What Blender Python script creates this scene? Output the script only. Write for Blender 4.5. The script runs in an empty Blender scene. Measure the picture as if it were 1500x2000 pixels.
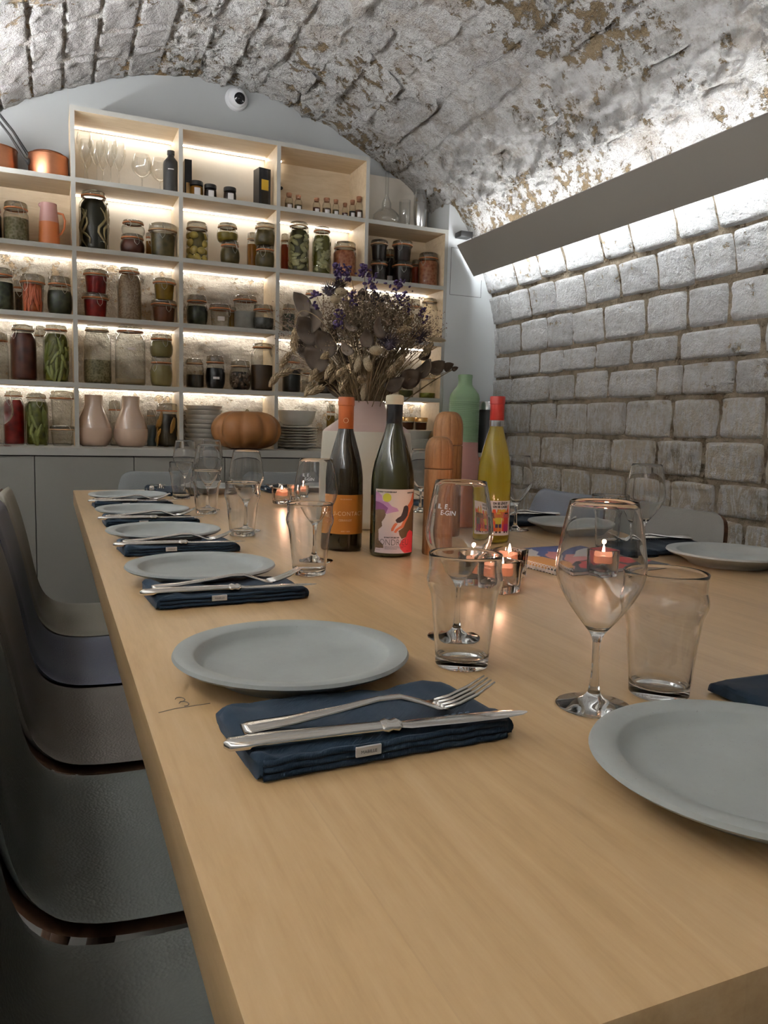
import bpy, bmesh, math, random
from mathutils import Vector, Matrix, noise
R = math.radians
rng = random.Random(7)
scene = bpy.context.scene
COL = scene.collection

# ------------------------------------------------------------------ camera
YAW, PITCH, ROLL = 0.408478161, -0.108492953, 0.0268428991
TABLE_Z = 0.75
EYE = Vector((0.0, 0.0, TABLE_Z + 0.24))
fw = Vector((math.sin(YAW) * math.cos(PITCH), math.cos(YAW) * math.cos(PITCH), math.sin(PITCH)))
rt = Vector((math.cos(YAW), -math.sin(YAW), 0.0))
up = rt.cross(fw)
rt2 = rt * math.cos(ROLL) + up * math.sin(ROLL)
up2 = up * math.cos(ROLL) - rt * math.sin(ROLL)
cam_data = bpy.data.cameras.new("camera")
cam_data.sensor_fit = 'VERTICAL'
cam_data.sensor_height = 36.0
cam_data.lens = 1507.417 / 2000.0 * 36.0
cam_data.clip_start = 0.02
cam = bpy.data.objects.new("camera", cam_data)
m3 = Matrix((rt2, up2, -fw)).transposed()
cam.matrix_world = Matrix.Translation(EYE) @ m3.to_4x4()
COL.objects.link(cam)
scene.camera = cam

# ------------------------------------------------------------------ world, exposure
world = bpy.data.worlds.new("world")
scene.world = world
world.use_nodes = True
world.node_tree.nodes["Background"].inputs[0].default_value = (0.02, 0.02, 0.022, 1)
world.node_tree.nodes["Background"].inputs[1].default_value = 0.3
vs = scene.view_settings
vs.view_transform = 'Standard'
vs.look = 'None'
vs.gamma = 1.0
vs.use_curve_mapping = False
vs.exposure = 0.76
LED_SHELF = 12.0        # emission of the shelf strips
LED_UP = 34.0           # wall lamp on the stone side: strip shining up, strip shining down
LED_DOWN = 37.0
LED_UP_FAR = 320.0      # its inferred, unseen twin along the opposite wall, boosted to fill the room
LED_DOWN_FAR = 900.0
scene.cycles.max_bounces = 10
scene.cycles.transmission_bounces = 10
scene.cycles.transparent_max_bounces = 24
scene.cycles.diffuse_bounces = 5
scene.cycles.glossy_bounces = 4
scene.cycles.use_adaptive_sampling = True
scene.cycles.adaptive_threshold = 0.05
scene.cycles.sample_clamp_indirect = 6.0

# ------------------------------------------------------------------ mesh helpers
def link(o):
    COL.objects.link(o)
    return o

def tag(o, label=None, cat=None, group=None, kind=None):
    if label: o["label"] = label
    if cat: o["category"] = cat
    if group: o["group"] = group
    if kind: o["kind"] = kind
    return o

def empty(name, loc=(0, 0, 0), rz=0.0, label=None, cat=None, group=None):
    o = bpy.data.objects.new(name, None)
    o.empty_display_size = 0.02
    o.location = loc
    o.rotation_euler = (0, 0, rz)
    link(o)
    return tag(o, label, cat, group, 'thing' if label else None)

def mk(V, F, mats, smooth=True, angle=38, midx=None, recalc=True):
    me = bpy.data.meshes.new("m")
    me.from_pydata([tuple(v) for v in V], [], F)
    if not isinstance(mats, (list, tuple)): mats = [mats]
    for m in mats: me.materials.append(m)
    if midx: me.polygons.foreach_set("material_index", midx)
    if recalc:
        bm = bmesh.new(); bm.from_mesh(me)
        bmesh.ops.recalc_face_normals(bm, faces=bm.faces)
        bm.to_mesh(me); bm.free()
    me.polygons.foreach_set("use_smooth", [smooth] * len(me.polygons))
    if smooth and angle < 180:
        me.set_sharp_from_angle(angle=R(angle))
    me.update()
    return me

def ob(name, me, parent=None, loc=None, rot=None):
    o = bpy.data.objects.new(name, me)
    me.name = name
    link(o)
    if parent is not None: o.parent = parent
    if loc is not None: o.location = loc
    if rot is not None: o.rotation_euler = rot
    return o

def part(name, geo, mats, parent=None, smooth=True, angle=38, loc=None, rot=None):
    V, F = geo[0], geo[1]
    return ob(name, mk(V, F, mats, smooth, angle, geo[2] if len(geo) > 2 else None), parent, loc, rot)

def join(*geos):
    V, F = [], []
    for g in geos:
        n = len(V)
        V += list(g[0]); F += [tuple(i + n for i in f) for f in g[1]]
    return V, F

def xf(geo, M):
    return [M @ Vector(v) for v in geo[0]], geo[1]

def move(geo, x=0, y=0, z=0):
    return [(v[0] + x, v[1] + y, v[2] + z) for v in geo[0]], geo[1]

def box(x0, x1, y0, y1, z0, z1):
    V = [(x, y, z) for z in (z0, z1) for y in (y0, y1) for x in (x0, x1)]
    F = [(0, 2, 3, 1), (4, 5, 7, 6), (0, 1, 5, 4), (2, 6, 7, 3), (0, 4, 6, 2), (1, 3, 7, 5)]
    return V, F

def bbox(x0, x1, y0, y1, z0, z1, b=0.003, seg=2):
    bm = bmesh.new()
    bmesh.ops.create_cube(bm, size=1.0)
    for v in bm.verts:
        v.co = Vector(((x0 + x1) / 2 + v.co.x * (x1 - x0), (y0 + y1) / 2 + v.co.y * (y1 - y0), (z0 + z1) / 2 + v.co.z * (z1 - z0)))
    bmesh.ops.bevel(bm, geom=bm.edges[:], offset=b, segments=seg, affect='EDGES', profile=0.6)
    V = [tuple(v.co) for v in bm.verts]; F = [tuple(v.index for v in f.verts) for f in bm.faces]
    bm.verts.index_update()
    F = [tuple(v.index for v in f.verts) for f in bm.faces]
    bm.free()
    return V, F

def lathe(prof, seg=32, rfun=None):
    """prof: list of (r, z); r == 0 makes a pole"""
    V, F, rings = [], [], []
    for r, z in prof:
        if r <= 1e-6:
            rings.append([len(V)]); V.append((0, 0, z))
        else:
            idx = []
            for k in range(seg):
                a = 2 * math.pi * k / seg
                rr = r * (rfun(a, z) if rfun else 1.0)
                idx.append(len(V)); V.append((rr * math.cos(a), rr * math.sin(a), z))
            rings.append(idx)
    for a, b in zip(rings, rings[1:]):
        if len(a) == 1 and len(b) == 1: continue
        for k in range(seg):
            k2 = (k + 1) % seg
            if len(a) == 1: F.append((a[0], b[k2], b[k]))
            elif len(b) == 1: F.append((a[k], a[k2], b[0]))
            else: F.append((a[k], a[k2], b[k2], b[k]))
    return V, F

def tube(pts, rad, seg=6, closed=False, cap=True):
    pts = [Vector(p) for p in pts]
    n = len(pts)
    V, F = [], []
    prev = None
    for i, p in enumerate(pts):
        if closed: t = pts[(i + 1) % n] - pts[i - 1]
        else: t = pts[min(i + 1, n - 1)] - pts[max(i - 1, 0)]
        t.normalize()
        if prev is None:
            a = Vector((0, 0, 1)) if abs(t.z) < 0.9 else Vector((1, 0, 0))
            u = t.cross(a).normalized()
        else:
            u = (prev - t * prev.dot(t))
            u = u.normalized() if u.length > 1e-6 else t.orthogonal().normalized()
        prev = u
        w = t.cross(u)
        rr = rad[i] if isinstance(rad, (list, tuple)) else rad
        for k in range(seg):
            a = 2 * math.pi * k / seg
            V.append(p + (u * math.cos(a) + w * math.sin(a)) * rr)
    m = n if closed else n - 1
    for i in range(m):
        for k in range(seg):
            a, b = i * seg, ((i + 1) % n) * seg
            F.append((a + k, a + (k + 1) % seg, b + (k + 1) % seg, b + k))
    if cap and not closed:
        F.append(tuple(range(seg - 1, -1, -1)))
        F.append(tuple((n - 1) * seg + k for k in range(seg)))
    return V, F

def ring(r, z, rad, seg=28, ts=5):
    return tube([(r * math.cos(2 * math.pi * k / seg), r * math.sin(2 * math.pi * k / seg), z) for k in range(seg)], rad, ts, closed=True)

def blob(cx, cy, cz, rx, ry, rz, seg=10, rings=6, nz=0.0, sd=0.0):
    prof = []
    V, F = lathe([(math.sin(math.pi * i / rings) if 0 < i < rings else 0, -math.cos(math.pi * i / rings)) for i in range(rings + 1)], seg)
    out = []
    for v in V:
        k = 1 + (nz * noise.noise(Vector(v) * 1.7 + Vector((sd, sd * 1.3, 0))) if nz else 0)
        out.append((cx + v[0] * rx * k, cy + v[1] * ry * k, cz + v[2] * rz * k))
    return out, F

def grid(nu, nv, fn):
    V = [fn(i / (nu - 1), j / (nv - 1)) for j in range(nv) for i in range(nu)]
    F = [(j * nu + i, j * nu + i + 1, (j + 1) * nu + i + 1, (j + 1) * nu + i) for j in range(nv - 1) for i in range(nu - 1)]
    return V, F

def bez(p0, p1, p2, n=10):
    p0, p1, p2 = Vector(p0), Vector(p1), Vector(p2)
    return [p0 * (1 - t) ** 2 + p1 * 2 * t * (1 - t) + p2 * t * t for t in [i / (n - 1) for i in range(n)]]

def fbm(v, o=4):
    return noise.fractal(v, 1.0, 2.0, o)

def copy_tree(o, parent=None):
    c = o.copy(); link(c)
    c.parent = parent
    for ch in list(o.children): copy_tree(ch, c)
    return c

# ------------------------------------------------------------------ material helpers
class MT:
    def __init__(s, name):
        s.m = bpy.data.materials.new(name); s.m.use_nodes = True
        s.nt = s.m.node_tree; s.nt.nodes.clear()
        s.out = s.n("ShaderNodeOutputMaterial")
    def n(s, t, **kw):
        nd = s.nt.nodes.new(t)
        for k, v in kw.items(): setattr(nd, k, v)
        return nd
    def l(s, a, b): s.nt.links.new(a, b)
    def bsdf(s, color=(.5, .5, .5), rough=.5, metal=0, spec=.5, coat=0, **kw):
        b = s.n("ShaderNodeBsdfPrincipled")
        s.set(b.inputs["Base Color"], color); s.set(b.inputs["Roughness"], rough); s.set(b.inputs["Metallic"], metal)
        b.inputs["Specular IOR Level"].default_value = spec
        if coat: b.inputs["Coat Weight"].default_value = coat; b.inputs["Coat Roughness"].default_value = kw.get("coat_rough", .1)
        s.l(b.outputs[0], s.out.inputs[0]); s.b = b
        return b
    def set(s, sock, v):
        if hasattr(v, "is_output") or isinstance(v, bpy.types.NodeSocket): s.l(v, sock)
        elif isinstance(v, (tuple, list)) and len(v) == 3: sock.default_value = (*v, 1)
        else: sock.default_value = v
    def coord(s, which="Object", scale=(1, 1, 1), rot=(0, 0, 0), loc=(0, 0, 0)):
        c = s.n("ShaderNodeTexCoord"); mp = s.n("ShaderNodeMapping")
        mp.inputs["Scale"].default_value = scale; mp.inputs["Rotation"].default_value = rot; mp.inputs["Location"].default_value = loc
        s.l(c.outputs[which], mp.inputs[0]); return mp.outputs[0]
    def noise(s, vec=None, scale=5, detail=6, rough=.55, dist=0.0):
        nd = s.n("ShaderNodeTexNoise")
        if vec: s.l(vec, nd.inputs["Vector"])
        nd.inputs["Scale"].default_value = scale; nd.inputs["Detail"].default_value = detail
        nd.inputs["Roughness"].default_value = rough; nd.inputs["Distortion"].default_value = dist
        return nd.outputs["Fac"]
    def voro(s, vec=None, scale=5, feature='F1', out="Distance"):
        nd = s.n("ShaderNodeTexVoronoi", feature=feature)
        if vec: s.l(vec, nd.inputs["Vector"])
        nd.inputs["Scale"].default_value = scale
        return nd.outputs[out]
    def ramp(s, fac, stops):
        nd = s.n("ShaderNodeValToRGB"); s.l(fac, nd.inputs[0])
        e = nd.color_ramp.elements
        while len(e) < len(stops): e.new(.5)
        for k, (p, c) in enumerate(stops):
            e[k].position = p
            e[k].color = (*c, 1) if isinstance(c, (tuple, list)) else (c, c, c, 1)
        return nd.outputs[0]
    def mix(s, fac, a, b, blend='MIX'):
        nd = s.n("ShaderNodeMix", data_type='RGBA', blend_type=blend)
        s.set(nd.inputs[0], fac); s.set(nd.inputs[6], a); s.set(nd.inputs[7], b)
        return nd.outputs[2]
    def math(s, op, a, b=0.0):
        nd = s.n("ShaderNodeMath", operation=op); s.set(nd.inputs[0], a); s.set(nd.inputs[1], b)
        return nd.outputs[0]
    def bump(s, h, strength=.5, dist=.01, normal=None):
        nd = s.n("ShaderNodeBump"); nd.inputs["Strength"].default_value = strength; nd.inputs["Distance"].default_value = dist
        s.l(h, nd.inputs["Height"])
        if normal: s.l(normal, nd.inputs["Normal"])
        s.l(nd.outputs[0], s.b.inputs["Normal"]); return nd.outputs[0]

def plain(name, color, rough=.5, metal=0, spec=.5, coat=0, bump=None, var=None):
    t = MT(name)
    c = color
    if var:                                      # subtle natural mottling: (scale, amount)
        f = t.noise(t.coord(), var[0], 5)
        c = t.ramp(f, [(.25, tuple(x * (1 - var[1]) for x in color)), (.75, tuple(min(1, x * (1 + var[1])) for x in color))])
    t.bsdf(c, rough, metal, spec, coat)
    if bump: t.bump(t.noise(t.coord(), bump[0], 6), bump[1], bump[2])
    return t.m

def emit(name, color, strength):
    t = MT(name); e = t.n("ShaderNodeEmission")
    e.inputs[0].default_value = (*color, 1); e.inputs[1].default_value = strength
    t.l(e.outputs[0], t.out.inputs[0]); return t.m

def thin_glass(name, tint=(.97, .975, .97), refl=1.0, rough=0.0, base=.035, edge=(.42, .44, .40), power=3.0):
    t = MT(name)
    lw = t.n("ShaderNodeLayerWeight"); lw.inputs[0].default_value = .5
    fr = t.math('ADD', t.math('MULTIPLY', t.math('POWER', lw.outputs[1], power + 1), .85), base)
    tr = t.n("ShaderNodeBsdfTransparent")
    t.l(t.mix(t.math('POWER', lw.outputs[1], power), tint, edge), tr.inputs[0])      # longer path through the wall at the edges
    gl = t.n("ShaderNodeBsdfGlossy"); gl.inputs["Roughness"].default_value = rough
    gl.inputs[0].default_value = (refl, refl, refl, 1)
    mx = t.n("ShaderNodeMixShader")
    t.l(fr, mx.inputs[0]); t.l(tr.outputs[0], mx.inputs[1]); t.l(gl.outputs[0], mx.inputs[2])
    t.l(mx.outputs[0], t.out.inputs[0]); return t.m

def thick_glass(name, k=.5):
    """solid glass for feet and bases: part clear pane, part refraction"""
    t = MT(name)
    lw = t.n("ShaderNodeLayerWeight"); lw.inputs[0].default_value = .5
    fr = t.math('ADD', t.math('MULTIPLY', t.math('POWER', lw.outputs[1], 4.0), .9), .05)
    tr = t.n("ShaderNodeBsdfTransparent"); tr.inputs[0].default_value = (.98, .985, .98, 1)
    gl = t.n("ShaderNodeBsdfGlossy"); gl.inputs["Roughness"].default_value = 0
    mx = t.n("ShaderNodeMixShader"); t.l(fr, mx.inputs[0]); t.l(tr.outputs[0], mx.inputs[1]); t.l(gl.outputs[0], mx.inputs[2])
    g = t.n("ShaderNodeBsdfGlass"); g.inputs["IOR"].default_value = 1.48; g.inputs["Roughness"].default_value = 0
    m2 = t.n("ShaderNodeMixShader"); m2.inputs[0].default_value = k
    t.l(mx.outputs[0], m2.inputs[1]); t.l(g.outputs[0], m2.inputs[2]); t.l(m2.outputs[0], t.out.inputs[0]); return t.m

def real_glass(name, color=(.985, .99, .985), ior=1.48, rough=0.0):
    t = MT(name); g = t.n("ShaderNodeBsdfGlass")
    g.inputs[0].default_value = (*color, 1); g.inputs["Roughness"].default_value = rough; g.inputs["IOR"].default_value = ior
    t.l(g.outputs[0], t.out.inputs[0]); return t.m

# ------------------------------------------------------------------ materials
M = {}
def stone_mat(name, hi, mid, lo, chip, chip_lo, bump_s, bump_d, scale=1.0, zwash=None, chip_s=15.0, patch=None):
    t = MT(name)
    v = t.coord("Object", (scale,) * 3)
    big = t.noise(v, 3.1, 3, .6)
    med = t.noise(v, 24, 5, .72)
    fine = t.noise(v, 62, 4, .76)
    base = t.ramp(med, [(.30, lo), (.47, mid), (.62, hi)])
    tone = t.ramp(big, [(.3, .84), (.7, 1.06)])
    base = t.mix(1.0, base, tone, 'MULTIPLY')
    # bare-stone chips where the limewash has come away
    cm = t.math('ADD', t.math('MULTIPLY', t.noise(v, chip_s, 5, .74), .75), t.math('MULTIPLY', t.noise(v, 1.6, 3, .5), .45))
    if patch:                                     # greyish stone showing through thin wash
        pm = t.ramp(t.noise(v, 7.5, 6, .72), [(.50, 0.0), (.58, patch[1])])
        base = t.mix(pm, base, patch[0])
    mask = t.ramp(cm, [(chip_lo, 0.0), (chip_lo + .035, 1.0)])
    chipc = t.mix(fine, chip, tuple(x * 1.9 for x in chip))
    col = t.mix(mask, base, chipc)
    oi = t.n("ShaderNodeObjectInfo")
    col = t.mix(1.0, col, t.ramp(oi.outputs["Random"], [(0, .86), (1, 1.06)]), 'MULTIPLY')
    if zwash:
        sep = t.n("ShaderNodeSeparateXYZ"); t.l(t.coord("Object"), sep.inputs[0])
        zf = t.math('ADD', sep.outputs[2], t.math('MULTIPLY', t.math('SUBTRACT', med, .5), .9))
        streak = t.noise(t.coord("Object", (48, 48, 14), (.25, 0, 0)), 1.0, 6, .72, .6)
        raw = t.mix(t.ramp(streak, [(.47, 0.0), (.555, .85)]), t.mix(t.math('ADD', t.math('MULTIPLY', big, .5), t.math('MULTIPLY', oi.outputs["Random"], .5)), zwash[0], zwash[1]), hi)
        col = t.mix(t.math('SUBTRACT', 1.0, t.n_maprange(zf, zwash[2], zwash[3])), col, raw)
    t.bsdf(col, .9, spec=.2)
    h = t.math('ADD', t.math('MULTIPLY', med, 1.0), t.math('MULTIPLY', fine, .45))
    flake = t.math('SNAP', t.noise(v, 42, 3, .60), .12)                  # layered flakes of limewash
    h = t.math('ADD', h, t.math('MULTIPLY', flake, 1.3))
    h = t.math('SUBTRACT', h, t.math('MULTIPLY', mask, .55))
    t.bump(h, bump_s, bump_d)
    return t.m
def _mr(self, f, a, b):
    nd = self.n("ShaderNodeMapRange"); nd.clamp = True
    self.l(f, nd.inputs[0]); nd.inputs[1].default_value = a; nd.inputs[2].default_value = b
    return nd.outputs[0]
MT.n_maprange = _mr

M['vault'] = stone_mat("limewashed_vault", (.50, .485, .465), (.445, .43, .41), (.33, .31, .28), (.19, .15, .10), .675, 1.0, .022)
M['vault_rough'] = stone_mat("flaking_limewash", (.76, .745, .72), (.68, .66, .63), (.44, .41, .37), (.20, .15, .09), .642, 1.0, .05, patch=((.48, .435, .38), .8))
M['vault_joint'] = stone_mat("vault_mortar", (.62, .60, .56), (.52, .49, .45), (.34, .30, .25), (.22, .15, .08), .62, 1.0, .03)
M['stone'] = stone_mat("wall_stone", (.76, .755, .745), (.70, .69, .675), (.56, .54, .51), (.30, .24, .16), .72, 1.0, .030,
                       zwash=((.38, .33, .255), (.70, .615, .48), .84, 1.34))
M['mortar'] = stone_mat("sandy_mortar", (.33, .275, .20), (.235, .19, .135), (.135, .108, .074), (.09, .065, .04), .68, 1.0, .02)
M['facing'] = stone_mat("rough_white_facing", (.66, .62, .55), (.60, .55, .48), (.48, .42, .34), (.36, .28, .19), .69, 1.0, .025)
M['paint'] = plain("warm_grey_paint", (.37, .36, .325), .5, bump=(160, .05, .002))
M['paint_wall'] = plain("pale_grey_wall_paint", (.36, .37, .365), .75, bump=(60, .08, .003), var=(3, .03))
M['paint_panel'] = plain("lamplit_panel_paint", (.56, .58, .58), .7, bump=(60, .06, .002))  # paler than the end wall: lamplight on the panel is put into the colour
M['cab'] = plain("cabinet_grey_lacquer", (.205, .197, .172), .55, bump=(220, .06, .001))
M['dark'] = plain("dark_gap", (.012, .011, .01), .9)
M['plaster'] = plain("cream_plaster", (.60, .55, .47), .85, bump=(30, .3, .004), var=(4, .06))
def wood(name, a, b, c, rough, scale=(1, 1, 1), grain=1.0, coat=0, bumpd=.0006, staves=None):
    t = MT(name)
    v = t.coord("Object", scale)
    g1 = t.noise(v, 6 * grain, 6, .6, .9)
    g2 = t.noise(v, 38 * grain, 5, .7)
    f = t.math('ADD', t.math('MULTIPLY', g1, .7), t.math('MULTIPLY', g2, .3))
    col = t.ramp(f, [(.34, a), (.5, b), (.66, c)])
    if staves:
        br = t.n("ShaderNodeTexBrick"); t.l(t.coord("Object", (1, 1, 1), (0, 0, R(90))), br.inputs["Vector"])
        br.inputs["Color1"].default_value = (.90, .90, .90, 1); br.inputs["Color2"].default_value = (1.06, 1.05, 1.03, 1)
        br.inputs["Mortar"].default_value = (.955, .95, .94, 1)
        br.inputs["Scale"].default_value = 1.0; br.inputs["Mortar Size"].default_value = .0006
        br.inputs["Brick Width"].default_value = staves[1]; br.inputs["Row Height"].default_value = staves[0]
        br.inputs["Bias"].default_value = -.1
        col = t.mix(1.0, col, br.outputs[0], 'MULTIPLY')
    t.bsdf(col, rough, coat=coat, spec=.42, coat_rough=.25)
    t.bump(f, .12, bumpd)
    return t.m
M['table'] = wood("maple_table", (.41, .268, .130), (.49, .328, .168), (.545, .377, .207), .30, (9, .75, 9), .55, staves=(.135, 1.35))
M['ply'] = wood("birch_plywood", (.55, .42, .27), (.63, .50, .335), (.69, .565, .40), .55, (1.2, 8, 8), .6)
M['mill'] = wood("cherry_mill_wood", (.15, .064, .020), (.21, .094, .031), (.265, .125, .045), .62, (9, 9, 1.1), 1.6)
M['shellwood'] = wood("walnut_shell", (.04, .016, .007), (.065, .027, .011), (.09, .04, .017), .7, (2, 2, 8), 1.5)
M['legwood'] = wood("oak_leg", (.035, .016, .008), (.05, .024, .012), (.065, .032, .017), .7, (8, 8, 1), 1.5)
M['led'] = emit("led_strip_light", (1.0, .95, .87), LED_SHELF)
M['led_up'] = emit("lamp_led_upward", (.95, .97, 1.0), LED_UP)
M['led_down'] = emit("lamp_led_downward", (.90, .95, 1.0), LED_DOWN)
M['led_up_far'] = emit("far_lamp_led_upward", (.95, .97, 1.0), LED_UP_FAR)
M['led_down_far'] = emit("far_lamp_led_downward", (.90, .95, 1.0), LED_DOWN_FAR)
M['beam'] = plain("taupe_lamp_panel", (.205, .19, .167), .6, bump=(250, .05, .001))
def stoneware():
    t = MT("grey_stoneware")
    v = t.coord()
    f = t.noise(v, 14, 6, .6); s = t.noise(v, 420, 2)
    col = t.mix(t.ramp(s, [(.68, 0.0), (.76, .35)]), t.ramp(f, [(.3, (.27, .285, .275)), (.7, (.315, .335, .325))]), (.12, .125, .12))
    t.bsdf(col, .62, spec=.35); t.bump(f, .08, .002); return t.m
M['plate'] = stoneware()
M['steel'] = plain("polished_cutlery_steel", (.72, .70, .67), .13, 1.0)
M['wire'] = plain("clasp_wire", (.55, .52, .47), .3, 1.0)
M['inox'] = plain("brushed_shaker_steel", (.62, .62, .61), .22, 1.0)
M['silver'] = plain("silver_lid", (.6, .6, .6), .25, 1.0)
M['gold'] = plain("gold_lid", (.60, .38, .16), .3, 1.0)
M['copper'] = plain("old_copper", (.50, .22, .12), .38, 1.0, bump=(22, .15, .004), var=(9, .22))
M['iron'] = plain("cast_iron_handle", (.014, .013, .012), .6)
M['rubber'] = plain("orange_rubber_seal", (.42, .15, .05), .5)
M['rubber2'] = plain("tan_rubber_seal", (.40, .24, .12), .5)
M['glass'] = real_glass("clear_table_glass", (.99, .992, .99))
M['thin'] = thin_glass("jar_glass", (.95, .96, .945), base=.018, edge=(.22, .23, .20))
M['thin_lid'] = thin_glass("jar_lid_glass", (.66, .65, .60), edge=(.25, .24, .21), base=.08)
M['thinclear'] = thin_glass("thin_clear_glass", (.97, .975, .97), base=.09, edge=(.70, .71, .70), power=1.2)
M['print'] = plain("white_glass_print", (.8, .8, .8), .5)
M['napkin'] = None
def cloth(name, c):
    t = MT(name)
    w = t.n("ShaderNodeTexWave"); w.inputs["Scale"].default_value = 260; t.l(t.coord("Object", (1, 1, 1), (0, 0, R(45))), w.inputs[0])
    f = t.noise(t.coord(), 60, 5)
    col = t.mix(f, tuple(x * .75 for x in c), tuple(x * 1.3 for x in c))
    t.bsdf(col, .9, spec=.15); t.b.inputs["Sheen Weight"].default_value = .03
    t.bump(t.math('ADD', t.math('MULTIPLY', w.outputs[1], .3), f), .35, .0012); return t.m
M['napkin'] = cloth("navy_denim", (.0062, .0135, .0235))
M['stitch'] = plain("pale_stitching", (.12, .17, .24), .9)
M['tagcloth'] = plain("white_woven_tag", (.55, .54, .52), .8)
M['ink'] = plain("black_ink", (.012, .012, .012), .7)
M['pencil'] = plain("pencil_graphite", (.16, .13, .10), .7)
def leather(name, c, rough=.55):
    t = MT(name)
    v = t.coord()
    cell = t.voro(v, 260, 'F1'); n = t.noise(v, 8, 4)
    t.bsdf(t.mix(n, tuple(x * .88 for x in c), tuple(x * 1.1 for x in c)), rough, spec=.4)
    t.bump(t.math('ADD', cell, t.math('MULTIPLY', n, .2)), .25, .0015); return t.m
M['bottle_dark'] = None
def dark_bottle(name, c):
    t = MT(name)
    lw = t.n("ShaderNodeLayerWeight"); lw.inputs[0].default_value = .35
    t.bsdf(t.mix(lw.outputs[1], c, tuple(x * .35 for x in c)), .05, spec=.38); return t.m
M['bottle_green'] = dark_bottle("dark_olive_bottle_glass", (.020, .019, .006))
M['bottle_brown'] = dark_bottle("dark_brown_bottle_glass", (.016, .011, .005))
M['yellow_glass'] = thin_glass("pale_bottle_glass", (.97, .97, .90), base=.05, edge=(.5, .5, .3))
def liquid(name, c):
    t = MT(name)
    t.bsdf(c, .05, spec=.3)
    tr = t.n("ShaderNodeBsdfTranslucent"); tr.inputs[0].default_value = (*[min(1, x * 1.5) for x in c], 1)
    mx = t.n("ShaderNodeMixShader"); mx.inputs[0].default_value = .5
    t.l(t.b.outputs[0], mx.inputs[1]); t.l(tr.outputs[0], mx.inputs[2]); t.l(mx.outputs[0], t.out.inputs[0]); return t.m
def wine_mat():
    t = MT("cloudy_yellow_wine")
    tr = t.n("ShaderNodeBsdfTranslucent"); tr.inputs[0].default_value = (.92, .78, .20, 1)
    df = t.n("ShaderNodeBsdfDiffuse"); df.inputs[0].default_value = (.55, .46, .075, 1)
    rf = t.n("ShaderNodeBsdfRefraction"); rf.inputs[0].default_value = (.78, .74, .22, 1); rf.inputs["IOR"].default_value = 1.33; rf.inputs["Roughness"].default_value = .03
    a = t.n("ShaderNodeMixShader"); a.inputs[0].default_value = .5; t.l(tr.outputs[0], a.inputs[1]); t.l(df.outputs[0], a.inputs[2])
    b = t.n("ShaderNodeMixShader"); b.inputs[0].default_value = .38; t.l(a.outputs[0], b.inputs[1]); t.l(rf.outputs[0], b.inputs[2])
    t.l(b.outputs[0], t.out.inputs[0]); return t.m
M['yellow_wine'] = wine_mat()
M['capsule_orange'] = plain("orange_wax_capsule", (.40, .092, .016), .5)
M['capsule_red'] = plain("red_foil_capsule", (.33, .020, .013), .42)
M['capsule_cream'] = plain("cream_wax_cap", (.55, .50, .36), .6, bump=(80, .3, .003))
M['label_orange'] = plain("orange_paper_label", (.43, .155, .010), .6)
M['label_white'] = plain("white_paper_label", (.62, .58, .56), .65)
M['label_ink'] = plain("pale_label_print", (.74, .55, .36), .6)
M['vase_cream'] = plain("cream_glazed_ceramic", (.52, .485, .40), .45)
M['vase_pink'] = plain("dusty_pink_ceramic", (.40, .285, .25), .45)
M['pink_gloss'] = plain("glossy_pink_ceramic", (.46, .325, .235), .10, coat=1.0)
M['pink_matte'] = plain("matte_pink_ceramic", (.45, .32, .235), .5)
M['jug_pink'] = plain("mauve_jug_glaze", (.36, .19, .175), .45)
M['jug_orange'] = plain("orange_jug_glaze", (.40, .115, .03), .45)
M['green_vase'] = plain("sage_green_ceramic", (.215, .335, .195), .4)
M['black'] = plain("matte_black", (.012, .012, .012), .5)
M['black_gloss'] = plain("gloss_black", (.01, .01, .011), .18)
M['yellow_lab'] = plain("yellow_printed_label", (.50, .31, .02), .6)
M['white'] = plain("white_plastic", (.66, .66, .67), .35)
M['ceramic_grey'] = plain("pale_grey_stoneware", (.58, .565, .51), .5, var=(20, .05))
M['pumpkin'] = plain("brown_orange_pumpkin_skin", (.23, .090, .020), .6, bump=(26, .25, .004), var=(7, .25))
M['cork'] = plain("cork_stopper", (.30, .13, .065), .8)
M['wax'] = liquid("candle_wax", (.70, .46, .36))
M['flame'] = emit("candle_flame", (1.0, .60, .40), 30.0)
M['tin'] = plain("tealight_tin", (.6, .6, .6), .35, 1.0)
M['stem'] = plain("dried_stem", (.20, .145, .08), .8)
M['leaf_dark'] = plain("dried_eucalyptus_leaf", (.050, .034, .022), .95, var=(40, .3))
M['leaf_light'] = plain("pale_dried_leaf", (.13, .10, .075), .9, var=(40, .25))
M['phalaris'] = plain("tan_grass_head", (.27, .20, .115), .85, bump=(220, .8, .003), var=(90, .3))
M['bunny'] = plain("cream_bunny_tail", (.36, .295, .195), .95, bump=(400, .9, .003))
M['purple'] = plain("dried_purple_petal", (.045, .022, .085), .8, var=(80, .4))
M['thistle'] = plain("dusky_thistle", (.05, .038, .055), .85)
M['filler'] = plain("tiny_brown_florets", (.135, .095, .06), .9, var=(60, .4))
M['wisp'] = plain("pinkish_wisps", (.18, .12, .10), .9)
M['floor'] = plain("dark_grey_floor", (.10, .095, .085), .5, bump=(20, .1, .003), var=(2, .1))
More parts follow.
